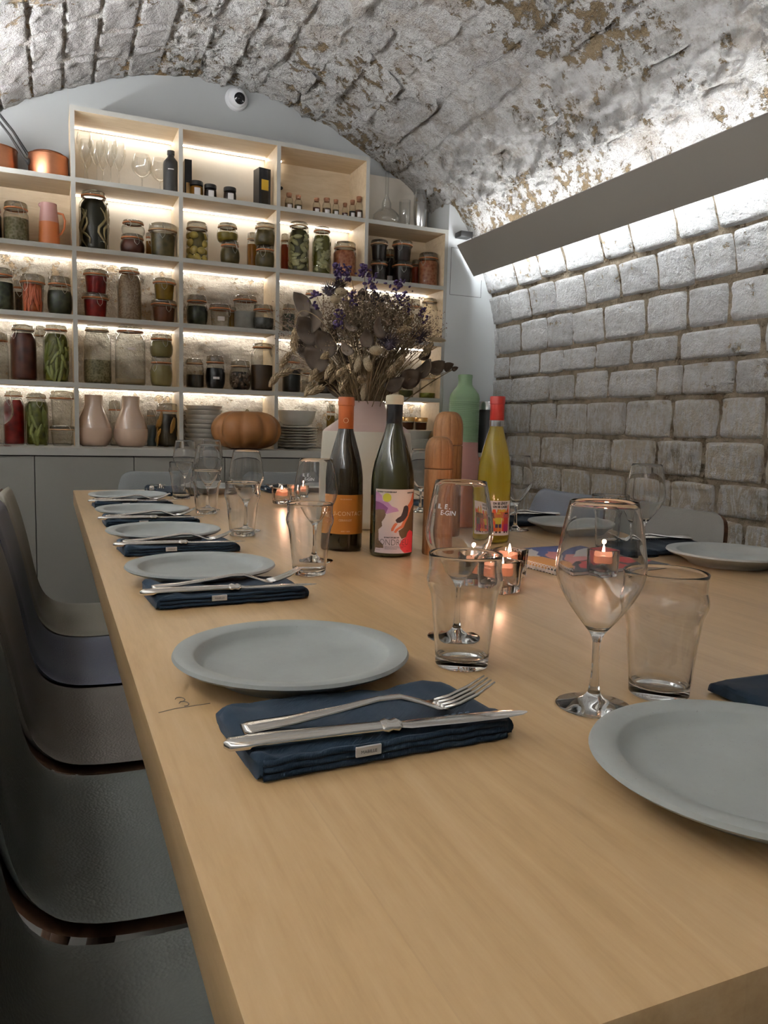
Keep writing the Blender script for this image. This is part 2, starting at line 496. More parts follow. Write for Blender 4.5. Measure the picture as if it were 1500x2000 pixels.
def content(name, cols, scale=60, vor=True, rough=.4, trans=.35):
    t = MT(name)
    v = t.coord("Object")
    f = t.voro(v, scale, 'F1') if vor else t.noise(v, scale, 5, .6)
    if vor: f = t.math('ADD', t.math('MULTIPLY', f, .6), t.math('MULTIPLY', t.noise(v, scale * .4, 4), .55))
    def deep(c):
        m = sum(c) / 3
        return tuple(max(.003, (m + (x - m) * 1.2) * .78) for x in c)
    cols = [deep(c) for c in cols]
    n = len(cols)
    col = t.ramp(f, [(.25 + .5 * k / max(1, n - 1), c) for k, c in enumerate(cols)])
    t.bsdf(col, rough)
    if trans:
        tr = t.n("ShaderNodeBsdfTranslucent"); t.l(col, tr.inputs[0])
        mx = t.n("ShaderNodeMixShader"); mx.inputs[0].default_value = trans
        t.l(t.b.outputs[0], mx.inputs[1]); t.l(tr.outputs[0], mx.inputs[2]); t.l(mx.outputs[0], t.out.inputs[0])
    return t.m
# contents: material, fill fraction of the body, kind of loose pieces
CONT = {
 'herb': (content("dried_herb_mix", [(.10, .09, .035), (.20, .18, .09), (.34, .30, .2)], 90), .72, None),
 'brown': (content("brown_preserve", [(.04, .018, .008), (.12, .06, .025)], 60), .85, None),
 'darkgreen': (content("dark_leaf_preserve", [(.008, .010, .005), (.025, .03, .014), (.07, .075, .045)], 50), .8, None),
 'carrot': (content("red_orange_sticks", [(.20, .035, .012), (.36, .08, .03), (.45, .14, .06)], 45), .93, 'sticks'),
 'clear': (None, 0, None),
 'darkred': (content("dark_red_preserve", [(.035, .008, .006), (.075, .018, .012), (.12, .04, .025)], 30), .94, None),
 'pickle': (content("olive_pickle_brine", [(.05, .052, .008), (.11, .115, .02), (.2, .2, .05)], 40), .93, 'pickles'),
 'red': (content("bright_red_fruit", [(.10, .004, .006), (.20, .010, .012), (.28, .03, .025)], 40), .93, None),
 'root': (content("dark_root_liquor", [(.012, .010, .004), (.04, .034, .014)], 14, False), .95, 'roots'),
 'amber': (content("amber_syrup", [(.30, .12, .012), (.42, .2, .03)], 20, False), .85, None),
 'olive': (content("olive_brown_paste", [(.05, .036, .012), (.09, .066, .024), (.13, .1, .04)], 45), .86, None),
 'lemon': (content("lemon_brine", [(.10, .075, .015), (.16, .12, .03)], 20, False), .9, 'lemons'),
 'orangered': (content("orange_red_sauce", [(.36, .05, .01), (.46, .09, .02)], 20, False), .9, None),
 'slices': (content("grey_green_brine", [(.05, .045, .02), (.10, .09, .04)], 25), .92, 'slices'),
 'greens': (content("yellow_green_brine", [(.10, .09, .015), (.17, .15, .03)], 25), .9, 'slices'),
 'salmon': (content("salmon_shreds", [(.20, .055, .02), (.34, .12, .06), (.45, .2, .11)], 70), .9, None),
 'jam': (content("dark_jam", [(.010, .005, .004), (.028, .012, .008)], 20, False), .92, None),
 'grain': (content("pale_brown_grain", [(.16, .10, .055), (.30, .21, .13), (.42, .32, .22)], 120), .93, None),
 'rust': (content("rust_jam", [(.07, .02, .004), (.13, .04, .01)], 25, False), .85, None),
 'mustard': (content("mustard_jam", [(.20, .11, .012), (.34, .21, .03)], 25, False), .92, None),
 'milky': (content("frosted_sugar", [(.42, .42, .40), (.55, .55, .53)], 40, False), .62, None),
 'smoke': (content("grey_dry_leaves", [(.05, .05, .045), (.14, .14, .13)], 60), .6, None),
 'pistachio': (content("pistachio_nuts", [(.06, .05, .02), (.2, .17, .09), (.38, .34, .22)], 110), .45, None),
 'powder': (content("sand_powder", [(.30, .24, .15), (.38, .31, .21)], 90, False), .12, None),
 'cream': (content("cream_yellow_curd", [(.28, .23, .10), (.36, .31, .15)], 25, False), .9, None),
 'soil': (content("dark_seeds", [(.012, .009, .006), (.04, .03, .02)], 140), .55, None),
 'black': (content("black_seeds", [(.006, .006, .007), (.02, .02, .024)], 140), .8, None),
 'nuts': (content("nut_shadow", [(.012, .008, .005), (.03, .02, .013)], 60), .78, 'nuts'),
 'coffee': (content("brown_ground_powder", [(.05, .026, .013), (.085, .048, .025)], 120, False), .60, None),
 'moss': (content("dark_green_moss", [(.035, .04, .008), (.09, .1, .02)], 70), .45, None),
 'mosslow': (content("yellow_green_moss", [(.12, .12, .015), (.26, .25, .05)], 70), .28, None),
 'blue': (content("pale_blue_powder", [(.22, .28, .32), (.30, .36, .40)], 30, False), .7, None),
 'peel': (content("dark_peel_liquor", [(.010, .007, .003), (.04, .024, .006)], 30), .92, 'peel'),
 'oil': (content("yellow_oil", [(.22, .16, .03), (.33, .25, .06)], 20, False), .62, None),
}
M['lemon'] = plain("preserved_lemon", (.34, .245, .045), .4)
M['pickle_piece'] = plain("pickled_green", (.17, .185, .045), .4, var=(60, .3))
M['slice_piece'] = plain("pickled_pale_slice", (.23, .215, .09), .4, var=(40, .3))
M['stick_piece'] = plain("pickled_red_stick", (.40, .085, .03), .4)
M['root_piece'] = plain("pale_root", (.22, .17, .075), .5)
M['nut_piece'] = plain("brown_nut", (.10, .06, .035), .5)
M['peel_piece'] = plain("orange_peel", (.26, .12, .015), .45)

# ------------------------------------------------------------------ the vaulted cellar room
CX = 0.755
HALF = [(0, 2.605), (.15, 2.598), (.35, 2.562), (.56, 2.495), (.70, 2.432), (.85, 2.358), (1.0, 2.268), (1.13, 2.16),
        (1.22, 2.06), (1.28, 1.97), (1.35, 1.84), (1.40, 1.71), (1.43, 1.59), (1.445, 1.45), (1.45, 1.3), (1.45, .65), (1.45, 0)]
def _crom(p):
    q = [p[0]] + p + [p[-1]]
    out = []
    for i in range(1, len(q) - 2):
        for k in range(8):
            t = k / 8
            out.append(tuple(.5 * (2 * q[i][a] + (q[i + 1][a] - q[i - 1][a]) * t + (2 * q[i - 1][a] - 5 * q[i][a] + 4 * q[i + 1][a] - q[i + 2][a]) * t * t
                             + (3 * q[i][a] - q[i - 1][a] - 3 * q[i + 1][a] + q[i + 2][a]) * t ** 3) for a in (0, 1)))
    out.append(p[-1]); return out
_full = [(CX + d, z) for d, z in reversed(HALF)] + [(CX - d, z) for d, z in HALF[1:]]
ARC = _crom(_full)
_S = [0.0]
for a, b in zip(ARC, ARC[1:]): _S.append(_S[-1] + math.hypot(b[0] - a[0], b[1] - a[1]))
STOT = _S[-1]
import bisect
def surf(s, off=0.0):
    """point of the vault section at arc length s (0 = foot of the right wall), moved off into the room"""
    s = max(0, min(STOT - 1e-6, s))
    i = min(len(_S) - 2, bisect.bisect_right(_S, s) - 1)
    a, b = ARC[i], ARC[i + 1]
    f = (s - _S[i]) / (_S[i + 1] - _S[i])
    i0, i1 = max(0, i - 3), min(len(ARC) - 1, i + 4)
    tx, tz = ARC[i1][0] - ARC[i0][0], ARC[i1][1] - ARC[i0][1]
    L = math.hypot(tx, tz)
    nx, nz = -tz / L, tx / L
    return (a[0] + (b[0] - a[0]) * f + nx * off, a[1] + (b[1] - a[1]) * f + nz * off, nx, nz)
def s_at_x(x):
    lo, hi = 1.3, STOT - 1.3
    for _ in range(50):
        m = (lo + hi) / 2
        if surf(m)[0] > x: lo = m
        else: hi = m
    return lo
def s_at_z(z):
    lo, hi = 0, STOT / 2
    for _ in range(50):
        m = (lo + hi) / 2
        if surf(m)[1] < z: lo = m
        else: hi = m
    return lo
YB, YF, Y0 = 3.90, 3.65, -1.5             # end wall, shelf front, wall behind the camera

def vault_skin(s0, s1, y0, y1, ns, ny, off, amp, fr, mats, name, mfun=None):
    def fn(u, v):
        s = s0 + (s1 - s0) * u; y = y0 + (y1 - y0) * v
        x, z, nx, nz = surf(s)
        d = off + amp * fbm(Vector((x * fr, y * fr, z * fr)), 4)
        return (x + nx * d, y, z + nz * d)
    V, F = grid(ns, ny, fn)
    mi = [mfun(sum(V[i][0] for i in f) / 4) for f in F] if mfun else None
    o = ob(name, mk(V, F, mats, True, 180, mi))
    tag(o, kind='structure')
    return o

def stone(parent, s0, s1, y0, y1, n, mat, seed, gap=.006, depth=.02, amp=.004, fr=14, tilt=(0, 0), lift=0.0, soft=6, round_=.10, terr=0.0, wobble=.02):
    sv = Vector((seed * 1.37, seed * 2.11, seed * .73))
    hs, hy = (s1 - s0) / 2 - gap, (y1 - y0) / 2 - gap
    sc, yc = (s0 + s1) / 2, (y0 + y1) / 2
    def fn(u, v):
        a, b = u * 2 - 1, v * 2 - 1
        a = math.copysign(abs(a) ** .75, a); b = math.copysign(abs(b) ** .75, b)
        k = 1 - round_ * (a * a * b * b)
        wob = wobble * noise.noise(Vector((a * 1.4, b * 1.4, 0)) + sv)
        s = sc + a * hs * (k + wob); y = yc + b * hy * (k - wob)
        e = max(abs(a), abs(b))
        d = -depth * e ** (soft * 4) - depth * .28 * e ** soft
        x, z, nx, nz = surf(s)
        q = fbm(Vector((x, y, z)) * fr + sv, 5)
        if terr: q = q * (1 - terr) + terr * math.floor(q / .34) * .34
        d += lift + tilt[0] * a + tilt[1] * b + amp * q * (1 if e < .99 else .3)
        return (x + nx * d, y, z + nz * d)
    V, F = grid(n, n, fn)
    return ob("stone", mk(V, F, mat, True, 180), parent)

S_BEAM = s_at_z(1.93)
S_L = STOT - S_BEAM
floor = part("floor", box(-1.0, 2.5, Y0 - .1, 4.0, -.05, 0), M['floor'], smooth=False); tag(floor, kind='structure')
wall_right = vault_skin(0, S_BEAM + .02, Y0, YB, 60, 120, -.017, .006, 9, [M['mortar']], "wall_right")
wall_left = vault_skin(S_L - .02, STOT, Y0, YB, 40, 60, -.010, .014, 6, [M['vault']], "wall_left")
ceiling = vault_skin(S_BEAM, S_L, Y0, YB + .02, 150, 200, -.010, .010, 9, [M['vault_joint'], M['vault_rough']], "ceiling",
                     lambda x: 1 if x > .62 else 0)

# right wall: courses between joint heights, stone ends measured along the wall (y, from the far end towards the camera)
def unpix(px, py, X):
    """helper: where a sight line through a picture point meets the plane x = X (used for surveying the wall)"""
    d = rt2 * ((px - 750) / 1507.417) - up2 * ((py - 1000) / 1507.417) + fw
    return EYE + d * (X / d.x)
COURSES = [
 (1.700, 1.900, [(345, 830), (452, 790), (562, 760), (735, 700), (862, 655), (1065, 590), (1245, 520), (1490, 480)]),
 (1.546, 1.700, [(333, 975), (422, 950), (537, 910), (668, 880), (825, 840), (998, 800), (1158, 770), (1345, 720), (1530, 690)]),
 (1.386, 1.546, [(278, 1110), (378, 1100), (498, 1080), (612, 1065), (752, 1040), (942, 1005), (1128, 970), (1315, 945), (1560, 900)]),
 (1.269, 1.386, [(325, 1230), (462, 1220), (570, 1215), (713, 1190), (873, 1170), (1085, 1140), (1465, 1110)]),
 (1.137, 1.269, [(335, 1340), (508, 1335), (620, 1325), (770, 1315), (990, 1305), (1103, 1300), (1343, 1280), (1560, 1270)]),
 (0.975, 1.137, [(423, 1475), (537, 1475), (675, 1470), (850, 1475), (1057, 1475), (1270, 1480), (1478, 1480)]),
 (0.828, 0.975, [(305, 1590), (468, 1600), (610, 1610), (783, 1615), (992, 1620), (1200, 1625), (1478, 1630)]),
 (0.697, 0.828, [(400, 1760), (560, 1790), (688, 1790), (845, 1800), (1050, 1830), (1253, 1860), (1490, 1900)]),
 (0.565, 0.697, []), (0.43, 0.565, []), (0.29, 0.43, []), (0.14, 0.29, []), (0.0, 0.14, []),
]
k = 0
for z0, z1, ends in COURSES:
    s0, s1 = s_at_z(z0), s_at_z(z1)
    xs = surf((s0 + s1) / 2)[0]
    cuts = [YB - .1]
    if z0 > 0.7: cuts = [YF + .04]
    for zx, zy in ends:
        p = unpix(850 + .43333 * zx, 180 + .43333 * zy, xs)
        if p.y < cuts[-1] - .05: cuts.append(p.y)
    r2 = random.Random(int(z0 * 1000))
    while cuts[-1] > -.2:
        cuts.append(cuts[-1] - r2.uniform(.16, .34))
    for ya, yb in zip(cuts, cuts[1:]):
        k += 1
        stone(wall_right, s0 + r2.uniform(-.004, .004), s1 + r2.uniform(-.006, .004), yb, ya, 13, M['stone'], k, gap=.0030, depth=.026, amp=.0062, fr=34,
              tilt=(r2.uniform(-.003, .003), r2.uniform(-.003, .003)), lift=r2.uniform(-.003, .004), soft=14, round_=.05)
# vault: courses along the length of the room
s = S_BEAM + .005
ci = 0
S_END = s_at_x(-.42)
while s < S_END:
    r2 = random.Random(900 + ci)
    xm = surf(s + .07)[0]
    rough = xm > .55
    wdt = r2.uniform(.135, .165) if not rough else r2.uniform(.13, .19)
    y = YB - .002 - (r2.uniform(0, .12))
    y_hi = YB + .01
    ys = [y_hi]
    while ys[-1] > .85: ys.append(ys[-1] - r2.uniform(.17, .34))
    for ya, yb in zip(ys, ys[1:]):
        k += 1
        if rough:
            deep = r2.random() < .28
            stone(ceiling, s, s + wdt, yb, ya, 30, M['vault_rough'], k, gap=.004 if deep else -.002, depth=.030 if deep else .013, wobble=.05, amp=.024, fr=16, soft=5, round_=.10, terr=.75,
                  tilt=(r2.uniform(-.020, -.002), r2.uniform(-.008, .008)), lift=r2.uniform(-.008, .012))
        else:
            stone(ceiling, s, s + wdt, yb, ya, 17, M['vault'], k, gap=.002, depth=.020, amp=.012, fr=16, soft=14, round_=.05,
                  tilt=(r2.uniform(-.003, .003), r2.uniform(-.004, .004)), lift=r2.uniform(-.003, .004))
    s += wdt
    ci += 1

# end wall: painted panel following the vault, stone facing behind the open shelf rows
def end_wall(name, y, z_lo, s_lo, s_hi, mat, off=.03, thick=.06):
    pts = []
    n = 60
    for i in range(n + 1):
        x, z, _, _ = surf(s_lo + (s_hi - s_lo) * i / n, -off)
        pts.append((x, max(z, z_lo)))
    V = []; F = []
    for yy in (y, y + thick):
        for x, z in pts: V.append((x, yy, z))
        V.append((pts[-1][0], yy, z_lo)); V.append((pts[0][0], yy, z_lo))
    m = n + 3
    F.append(tuple(range(m - 1, -1, -1))); F.append(tuple(range(m, 2 * m)))
    for i in range(m): F.append((i, (i + 1) % m, (i + 1) % m + m, i + m))
    o = part(name, (V, F), mat, smooth=False); tag(o, kind='structure'); return o
wall_back = end_wall("wall_back", YB, 0.0, 0.0, STOT, M['paint_wall'])
wall_front = end_wall("wall_front", Y0 - .06, 0.0, 0.0, STOT, M['paint_wall'])
def fac(u, v):
    x = -.68 + 2.56 * u; z = .878 + .852 * v
    d = .010 + .014 * fbm(Vector((x * 7, z * 9, 1.3)), 5)
    return (x, YB - .012 - max(-.008, d), z)
part("stone_facing", grid(170, 70, fac), M['facing'], wall_back, angle=180)
part("plaster_backing", box(.107, 1.89, YB - .012, YB + .002, 1.72, 2.30), M['plaster'], wall_back, smooth=False)
part("plaster_backing", box(-.68, .107, YB - .012, YB + .002, 1.72, 2.0), M['plaster'], wall_back, smooth=False)
# faint panel seam above the shelves
part("panel_seam", box(.0975, .0995, YB - .0006, YB + .001, 2.30, 2.462), M['paint'], wall_back, smooth=False)
# painted side panel between the shelves and the stone wall, flush with the shelf front
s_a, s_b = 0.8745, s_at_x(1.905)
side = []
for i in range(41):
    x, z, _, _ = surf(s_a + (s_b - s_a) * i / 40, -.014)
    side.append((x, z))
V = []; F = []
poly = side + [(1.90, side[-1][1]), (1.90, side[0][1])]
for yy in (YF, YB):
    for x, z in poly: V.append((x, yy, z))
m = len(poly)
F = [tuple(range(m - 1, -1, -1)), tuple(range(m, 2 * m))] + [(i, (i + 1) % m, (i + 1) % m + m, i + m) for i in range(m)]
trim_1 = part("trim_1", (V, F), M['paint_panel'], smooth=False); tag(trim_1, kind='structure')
hx0, hx1, hz0, hz1 = 1.918, 2.105, 1.688, 1.925
w_ = .0016
part("hatch_gap", join(box(hx0, hx0 + w_, YF - .0008, YF + .001, hz0, hz1), box(hx0, hx1, YF - .0008, YF + .001, hz0, hz0 + w_),
                       box(hx0, hx1 - .05, YF - .0008, YF + .001, hz1, hz1 + w_), box(hx1 - w_, hx1, YF - .0008, YF + .001, hz0, hz0 + .09)), M['dark'], trim_1, smooth=False)

# ------------------------------------------------------------------ wall lamps: tilted panel with light strips behind its two edges
def wall_lamp(sign, label):
    def X(x): return x if sign > 0 else 2 * CX - x
    T, B = Vector((1.932, 0, 1.93)), Vector((2.037, 0, 1.785))
    dirv = (B - T).normalized(); nrm = Vector((-dirv.z, 0, dirv.x))      # towards the wall and up
    if nrm.x < 0: nrm = -nrm
    y0, y1 = -1.2, 3.615
    root = empty("wall_lamp", (X(2.0), 0, 0), label=label, cat="lamp", group="cove lamps along the cellar walls")
    def quad_prism(pts):
        V = [(X(p.x) - X(2.0), y, p.z) for y in (y0, y1) for p in pts]
        n = len(pts)
        return V, [tuple(range(n)), tuple(range(2 * n - 1, n - 1, -1))] + [(i, i + n, (i + 1) % n + n, (i + 1) % n) for i in range(n)]
    th = .012
    part("face_panel", quad_prism([T, B, B + nrm * th, T + nrm * th]), M['beam'], root, smooth=False)
    c = (T + B) / 2
    part("mounting_rail", quad_prism([c - dirv * .012 + nrm * th, c + dirv * .012 + nrm * th, c + dirv * .014 + nrm * .10, c - dirv * .014 + nrm * .10]), M['beam'], root, smooth=False)
    a = T + nrm * .014
    y1 = 3.60
    part("upward_strip", quad_prism([a + dirv * .004, a + dirv * .012, a + dirv * .012 + nrm * .010, a + dirv * .004 + nrm * .010]), M['led_up' if sign > 0 else 'led_up_far'], root, smooth=False)
    a = B - dirv * .010 + nrm * .014
    part("downward_strip", quad_prism([a - dirv * .012, a - dirv * .004, a - dirv * .004 + nrm * .010, a - dirv * .012 + nrm * .010]), M['led_down' if sign > 0 else 'led_down_far'], root, smooth=False)
    return root
wall_lamp(1, "long taupe cove lamp along the stone wall, lit above and below")
wall_lamp(-1, "long taupe cove lamp along the opposite wall, beyond the picture's left edge")
tr = empty("lamp_transformer", (1.97, 3.60, 1.985), label="small black box at the far end of the wall lamp, under the vault", cat="transformer")
part("housing", bbox(-.035, .035, -.02, .045, -.014, .014, .004), M['black'], tr)
part("cable", tube(bez((.03, .0, 0), (.05, -.01, -.03), (.045, .0, -.06), 8), .003, 6), M['black'], tr)

# ------------------------------------------------------------------ shelving, cabinets
XD = [-.339, .107, .553, 1.000, 1.447, 1.890]
ZS = [1.141, 1.429, 1.717, 2.000, 2.290]
CTR = .873
HT = .010            # half board thickness
def board(name, x0, x1, y0, y1, z0, z1, parent, inner='ply'):
    V, F = box(x0, x1, y0, y1, z0, z1)
    return ob(name, mk(V, F, [M[inner], M['paint']], False, 38, [0, 0, 1, 0, 0, 0]), parent)
shelf = empty("shelf_unit", (0, YF, 0), label="built-in grey shelf unit with lit plywood bays full of preserving jars", cat="shelves")
def sh(o): o.location.y -= YF; return o
for i, x in enumerate(XD):
    top = ZS[4] + HT if 1 <= i <= 4 else ZS[3] + HT
    if i == 5: top = ZS[3] + HT
    sh(board("divider" if 0 < i < 5 else "side_panel", x - .009, x + .009, YF, YB - .014, CTR, top - .0, shelf))
for r, z in enumerate(ZS):
    for c in range(5):
        if r == 4 and c in (0, 4): continue
        sh(board("shelf_board", XD[c] + .009, XD[c + 1] - .009, YF + .0005, YB - .014, z - HT, z + HT, shelf))
def led(c, r, f0=0.0, f1=1.0):
    """light strip under board r (index in ZS) in bay c"""
    a, b = XD[c] + .012, XD[c + 1] - .012
    x0, x1 = a + (b - a) * f0, a + (b - a) * f1
    z = ZS[r] - HT
    sh(part("light_strip", box(x0, x1, YB - .050, YB - .042, z - .005, z), M['led'], shelf, smooth=False))
for c, r, f0, f1 in [(1, 4, 0, 1), (2, 4, 0, 1), (3, 4, 0, .13), (1, 3, 0, 1), (2, 3, 0, 1), (3, 3, 0, 1),
                     (0, 2, 0, 1), (1, 2, 0, 1), (2, 2, 0, 1), (3, 2, 0, 1), (4, 2, 0, 1),
                     (0, 1, 0, 1), (1, 1, 0, 1), (2, 1, 0, 1), (3, 1, 0, 1), (4, 1, 0, 1),
                     (0, 0, 0, 1), (1, 0, 0, 1), (2, 0, 0, 1), (3, 0, 0, 1), (4, 0, 0, 1)]:
    led(c, r, f0, f1)
for c in (0, 4):
    sh(part("back_panel", box(XD[c] + .009, XD[c + 1] - .009, YB - .020, YB - .014, ZS[2] + HT, ZS[3] - HT), M['ply'], shelf, smooth=False))
sh(part("back_panel", box(XD[3] + .009, XD[4] - .009, YB - .020, YB - .014, ZS[3] + HT, ZS[4] - HT), M['ply'], shelf, smooth=False))
sh(part("cable_hole", xf(lathe([(0, 0), (.008, 0), (.008, .006), (0, .006)], 14), Matrix.Translation((1.075, YB - .020, 2.16)) @ Matrix.Rotation(R(90), 4, 'X')), M['dark'], shelf))
YC = 3.485                                # front of the base cabinets, deeper than the shelves above
wt = part("worktop", join(box(-.692, 1.894, YC - .006, YB - .002, CTR - .032, CTR), box(1.894, 2.188, YC - .006, YF - .001, CTR - .032, CTR)), M['paint'], smooth=False)
tag(wt, "long pale grey worktop running under the lit shelves", "worktop")
units = [(-.69, -.063, [-.69, -.455, -.063], "leftmost"), (-.063, .720, [-.063, .328, .720], "second"), (.720, 1.503, [.720, 1.111, 1.503], "third"), (1.503, 2.185, [1.503, 1.894, 2.185], "rightmost")]
for x0, x1, ds, nm in units:
    t = empty("base_cabinet", ((x0 + x1) / 2, YC, 0), label="%s grey handleless base cabinet under the lit shelves" % nm, cat="cabinet", group="base cabinets under the shelves")
    cx = (x0 + x1) / 2
    part("carcass", box(x0 - cx, x1 - cx, .024, .36, .08, CTR - .034), M['dark'], t, smooth=False)
    part("plinth", box(x0 - cx, x1 - cx, .05, .36, 0, .08), M['cab'], t, smooth=False)
    for a, b in zip(ds, ds[1:]):
        part("door", bbox(a - cx + .0015, b - cx - .0015, .002, .023, .085, CTR - .037, .001, 1), M['cab'], t, smooth=False)

# ------------------------------------------------------------------ jars
JP = {   # body outline (r, z) as fractions, neck radius, lid radius, lid start
 'str': ([(0, .0), (.90, .0), (.98, .03), (1, .07), (1, .66), (.97, .71), (.88, .76), (.86, .82)], .86, .93, .82),
 'tall': ([(0, .0), (.88, .0), (.97, .025), (1, .06), (1, .72), (.95, .78), (.80, .835), (.76, .86), (.76, .90)], .76, .84, .90),
 'big': ([(0, .0), (.88, .0), (.97, .025), (1, .06), (1, .74), (.95, .79), (.80, .84), (.76, .86), (.76, .90)], .76, .84, .90),
 'ter': ([(0, .0), (.72, .0), (.77, .03), (.80, .08), (.90, .74), (.92, .78)], .92, 1.0, .78),
 'bul': ([(0, .0), (.74, .0), (.86, .05), (.96, .18), (1, .36), (.98, .52), (.88, .66), (.80, .72), (.80, .78)], .80, .88, .78),
 'cyl': ([(0, .0), (.92, .0), (.96, .03), (.96, .80), (.94, .84)], .94, 1.0, .84),
}
def inner(prof, r, h, fill, sh_=.0025):
    """outline of the contents inside a body, cut at a fill height"""
    zt = prof[-1][1] * fill
    out = [(0, .004)]
    for (a, za), (b, zb) in zip(prof[1:], prof[2:]):
        if not out or len(out) == 1: out.append((max(.002, a * r - sh_), .004))
        if zb <= zt: out.append((b * r - sh_, max(.006, zb * h)))
        else:
            f = (zt - za) / max(1e-6, zb - za)
            if 0 < f: out.append(((a + (b - a) * f) * r - sh_, zt * h))
            break
    out.append((0, out[-1][1] + .0005))
    return out
def rad_at(prof, z):
    for (a, za), (b, zb) in zip(prof[1:], prof[2:]):
        if za <= z <= zb: return a + (b - a) * (z - za) / max(1e-6, zb - za)
    return prof[-1][0]
PIECES = {'lemons': ('lemon', 'lemon'), 'pickles': ('pickle', 'pickle_piece'), 'slices': ('slice', 'slice_piece'), 'sticks': ('stick', 'stick_piece'),
          'roots': ('root', 'root_piece'), 'nuts': ('nut', 'nut_piece'), 'peel': ('peel_strip', 'peel_piece')}
def jar(style, x, y, z, w, h, cont, label, twist=None):
    prof, nr, lr, lz = JP[style]
    r = w / 2 * .97
    rj = random.Random(int(x * 1e4) + int(z * 1e3))
    t = empty("preserving_jar", (x, y, z + .0005), 0, label, "jar", "preserving jars on the shelves")
    P_ = [(a * r, b * h) for a, b in prof]
    part("glass_body", lathe(P_, 22), M['thin'], t, angle=60)
    mat, fill, pc = CONT[cont]
    if mat:
        cpart = part("contents", lathe(inner(prof, r, h, fill, .0025 if not pc else max(.004, r * {'lemons': .30, 'nuts': .22}.get(pc, .14))), 20), mat, t, angle=60)
        if pc:
            nm, pm = PIECES[pc]
            top = prof[-1][1] * fill * h
            n = {'lemons': 18, 'pickles': 20, 'slices': 34, 'sticks': 24, 'roots': 9, 'nuts': 60, 'peel': 11}[pc]
            base_a = math.atan2(-y, -x)                       # pieces are pressed against the glass all round, most of them in front
            for i in range(n):
                a = (base_a + rj.uniform(-1.5, 1.5) if i % 4 else rj.uniform(0, 6.28)) if pc != 'lemons' else base_a + (i // 4) * 1.3 + (i % 4) * .65
                zz = top * ((.12 + .76 * ((i * .618) % 1.0)) if pc != 'lemons' else (.13 + .25 * (i % 4)))
                rr = rad_at(prof, zz / h) * r
                Rz = Matrix.Rotation(a, 4, 'Z')
                if pc == 'lemons': g = blob(0, 0, 0, .022, .022, .018, 10, 6); ro, d = (rj.uniform(-1, 1), 0, 0), .0195
                elif pc == 'nuts': g = blob(0, 0, 0, .010, .010, .009, 8, 5); ro, d = (0, 0, 0), .0085
                elif pc == 'slices': g = blob(0, 0, 0, .005, .024, .011, 9, 5, .2, i); ro, d = (rj.uniform(-.9, .9), 0, 0), .0045
                elif pc == 'pickles': g = blob(0, 0, 0, .008, .009, .036, 8, 7, .2, i); ro, d = (rj.uniform(-.6, .6), 0, 0), .0065
                elif pc == 'sticks': g = blob(0, 0, 0, .006, .007, .036, 7, 6, .1, i); ro, d = (rj.uniform(-.35, .35), 0, 0), .005
                elif pc == 'peel': g = blob(0, 0, 0, .004, .012, .040, 8, 6, .2, i); ro, d = (rj.uniform(-.9, .9), 0, 0), .0035
                else:
                    g = tube([(0, .02 * math.sin(q * 1.1 + i) , (q - 4) * .021) for q in range(9)], [.002 + .0045 * math.sin(math.pi * q / 8) for q in range(9)], 6); ro, d = (rj.uniform(-.4, .4), 0, 0), .0045
                if pc == 'roots': zz = top * rj.uniform(.40, .60)
                Mx = Matrix.Translation((math.cos(a) * (rr - d - .0018), math.sin(a) * (rr - d - .0018), zz)) @ Rz @ Matrix.Rotation(ro[0], 4, 'X')
                part(nm, xf(g, Mx), M[pm], cpart, angle=180)
    # lid, rubber seal and wire clasp
    zl = lz * h
    part("lid", lathe([(0, zl + .003), (lr * r * .97, zl + .003), (lr * r, zl + .006), (lr * r * .98, h * .955), (lr * r * .90, h * .985), (lr * r * .6, h * .985), (lr * r * .55, h), (0, h)], 22), M['thin_lid'], t, angle=50)
    part("rubber_seal", lathe([(nr * r * .9, zl - .001), (lr * r * 1.02, zl - .001), (lr * r * 1.04, zl + .0015), (lr * r * 1.02, zl + .004), (nr * r * .9, zl + .004)], 22), M['rubber' if rj.random() < .6 else 'rubber2'], t)
    a = twist if twist is not None else rj.uniform(-2.6, -.4)
    ca, sa = math.cos(a), math.sin(a)
    rn = nr * r + .0015
    wz = zl - .006
    def side_wire(ang, dz):
        c, s_ = math.cos(ang), math.sin(ang)
        tx, ty = -s_, c
        o_ = rn + .003
        return tube([(c * o_ + tx * -.012, s_ * o_ + ty * -.012, wz), (c * (o_ + .003) + tx * -.010, s_ * (o_ + .003) + ty * -.010, wz - dz * .6), (c * (o_ + .005), s_ * (o_ + .005), wz - dz),
                     (c * (o_ + .003) + tx * .010, s_ * (o_ + .003) + ty * .010, wz - dz * .6), (c * o_ + tx * .012, s_ * o_ + ty * .012, wz), (c * (lr * r + .002), s_ * (lr * r + .002), h * .93)], .0011, 5)
    geo = join(ring(rn, wz, .0011, 22, 4), side_wire(a, min(.035, h * .28)),
               tube([(math.cos(a + math.pi) * rn, math.sin(a + math.pi) * rn, wz), (math.cos(a + math.pi) * (lr * r + .004), math.sin(a + math.pi) * (lr * r + .004), (wz + h) / 2), (math.cos(a + math.pi) * lr * r * .8, math.sin(a + math.pi) * lr * r * .8, h * .99),
                     (0, 0, h + .001), (ca * lr * r * .8, sa * lr * r * .8, h * .99), (ca * (lr * r + .003), sa * (lr * r + .003), h * .93)], .0011, 5))
    part("wire_clasp", geo, M['wire'], t, angle=180)
    return t
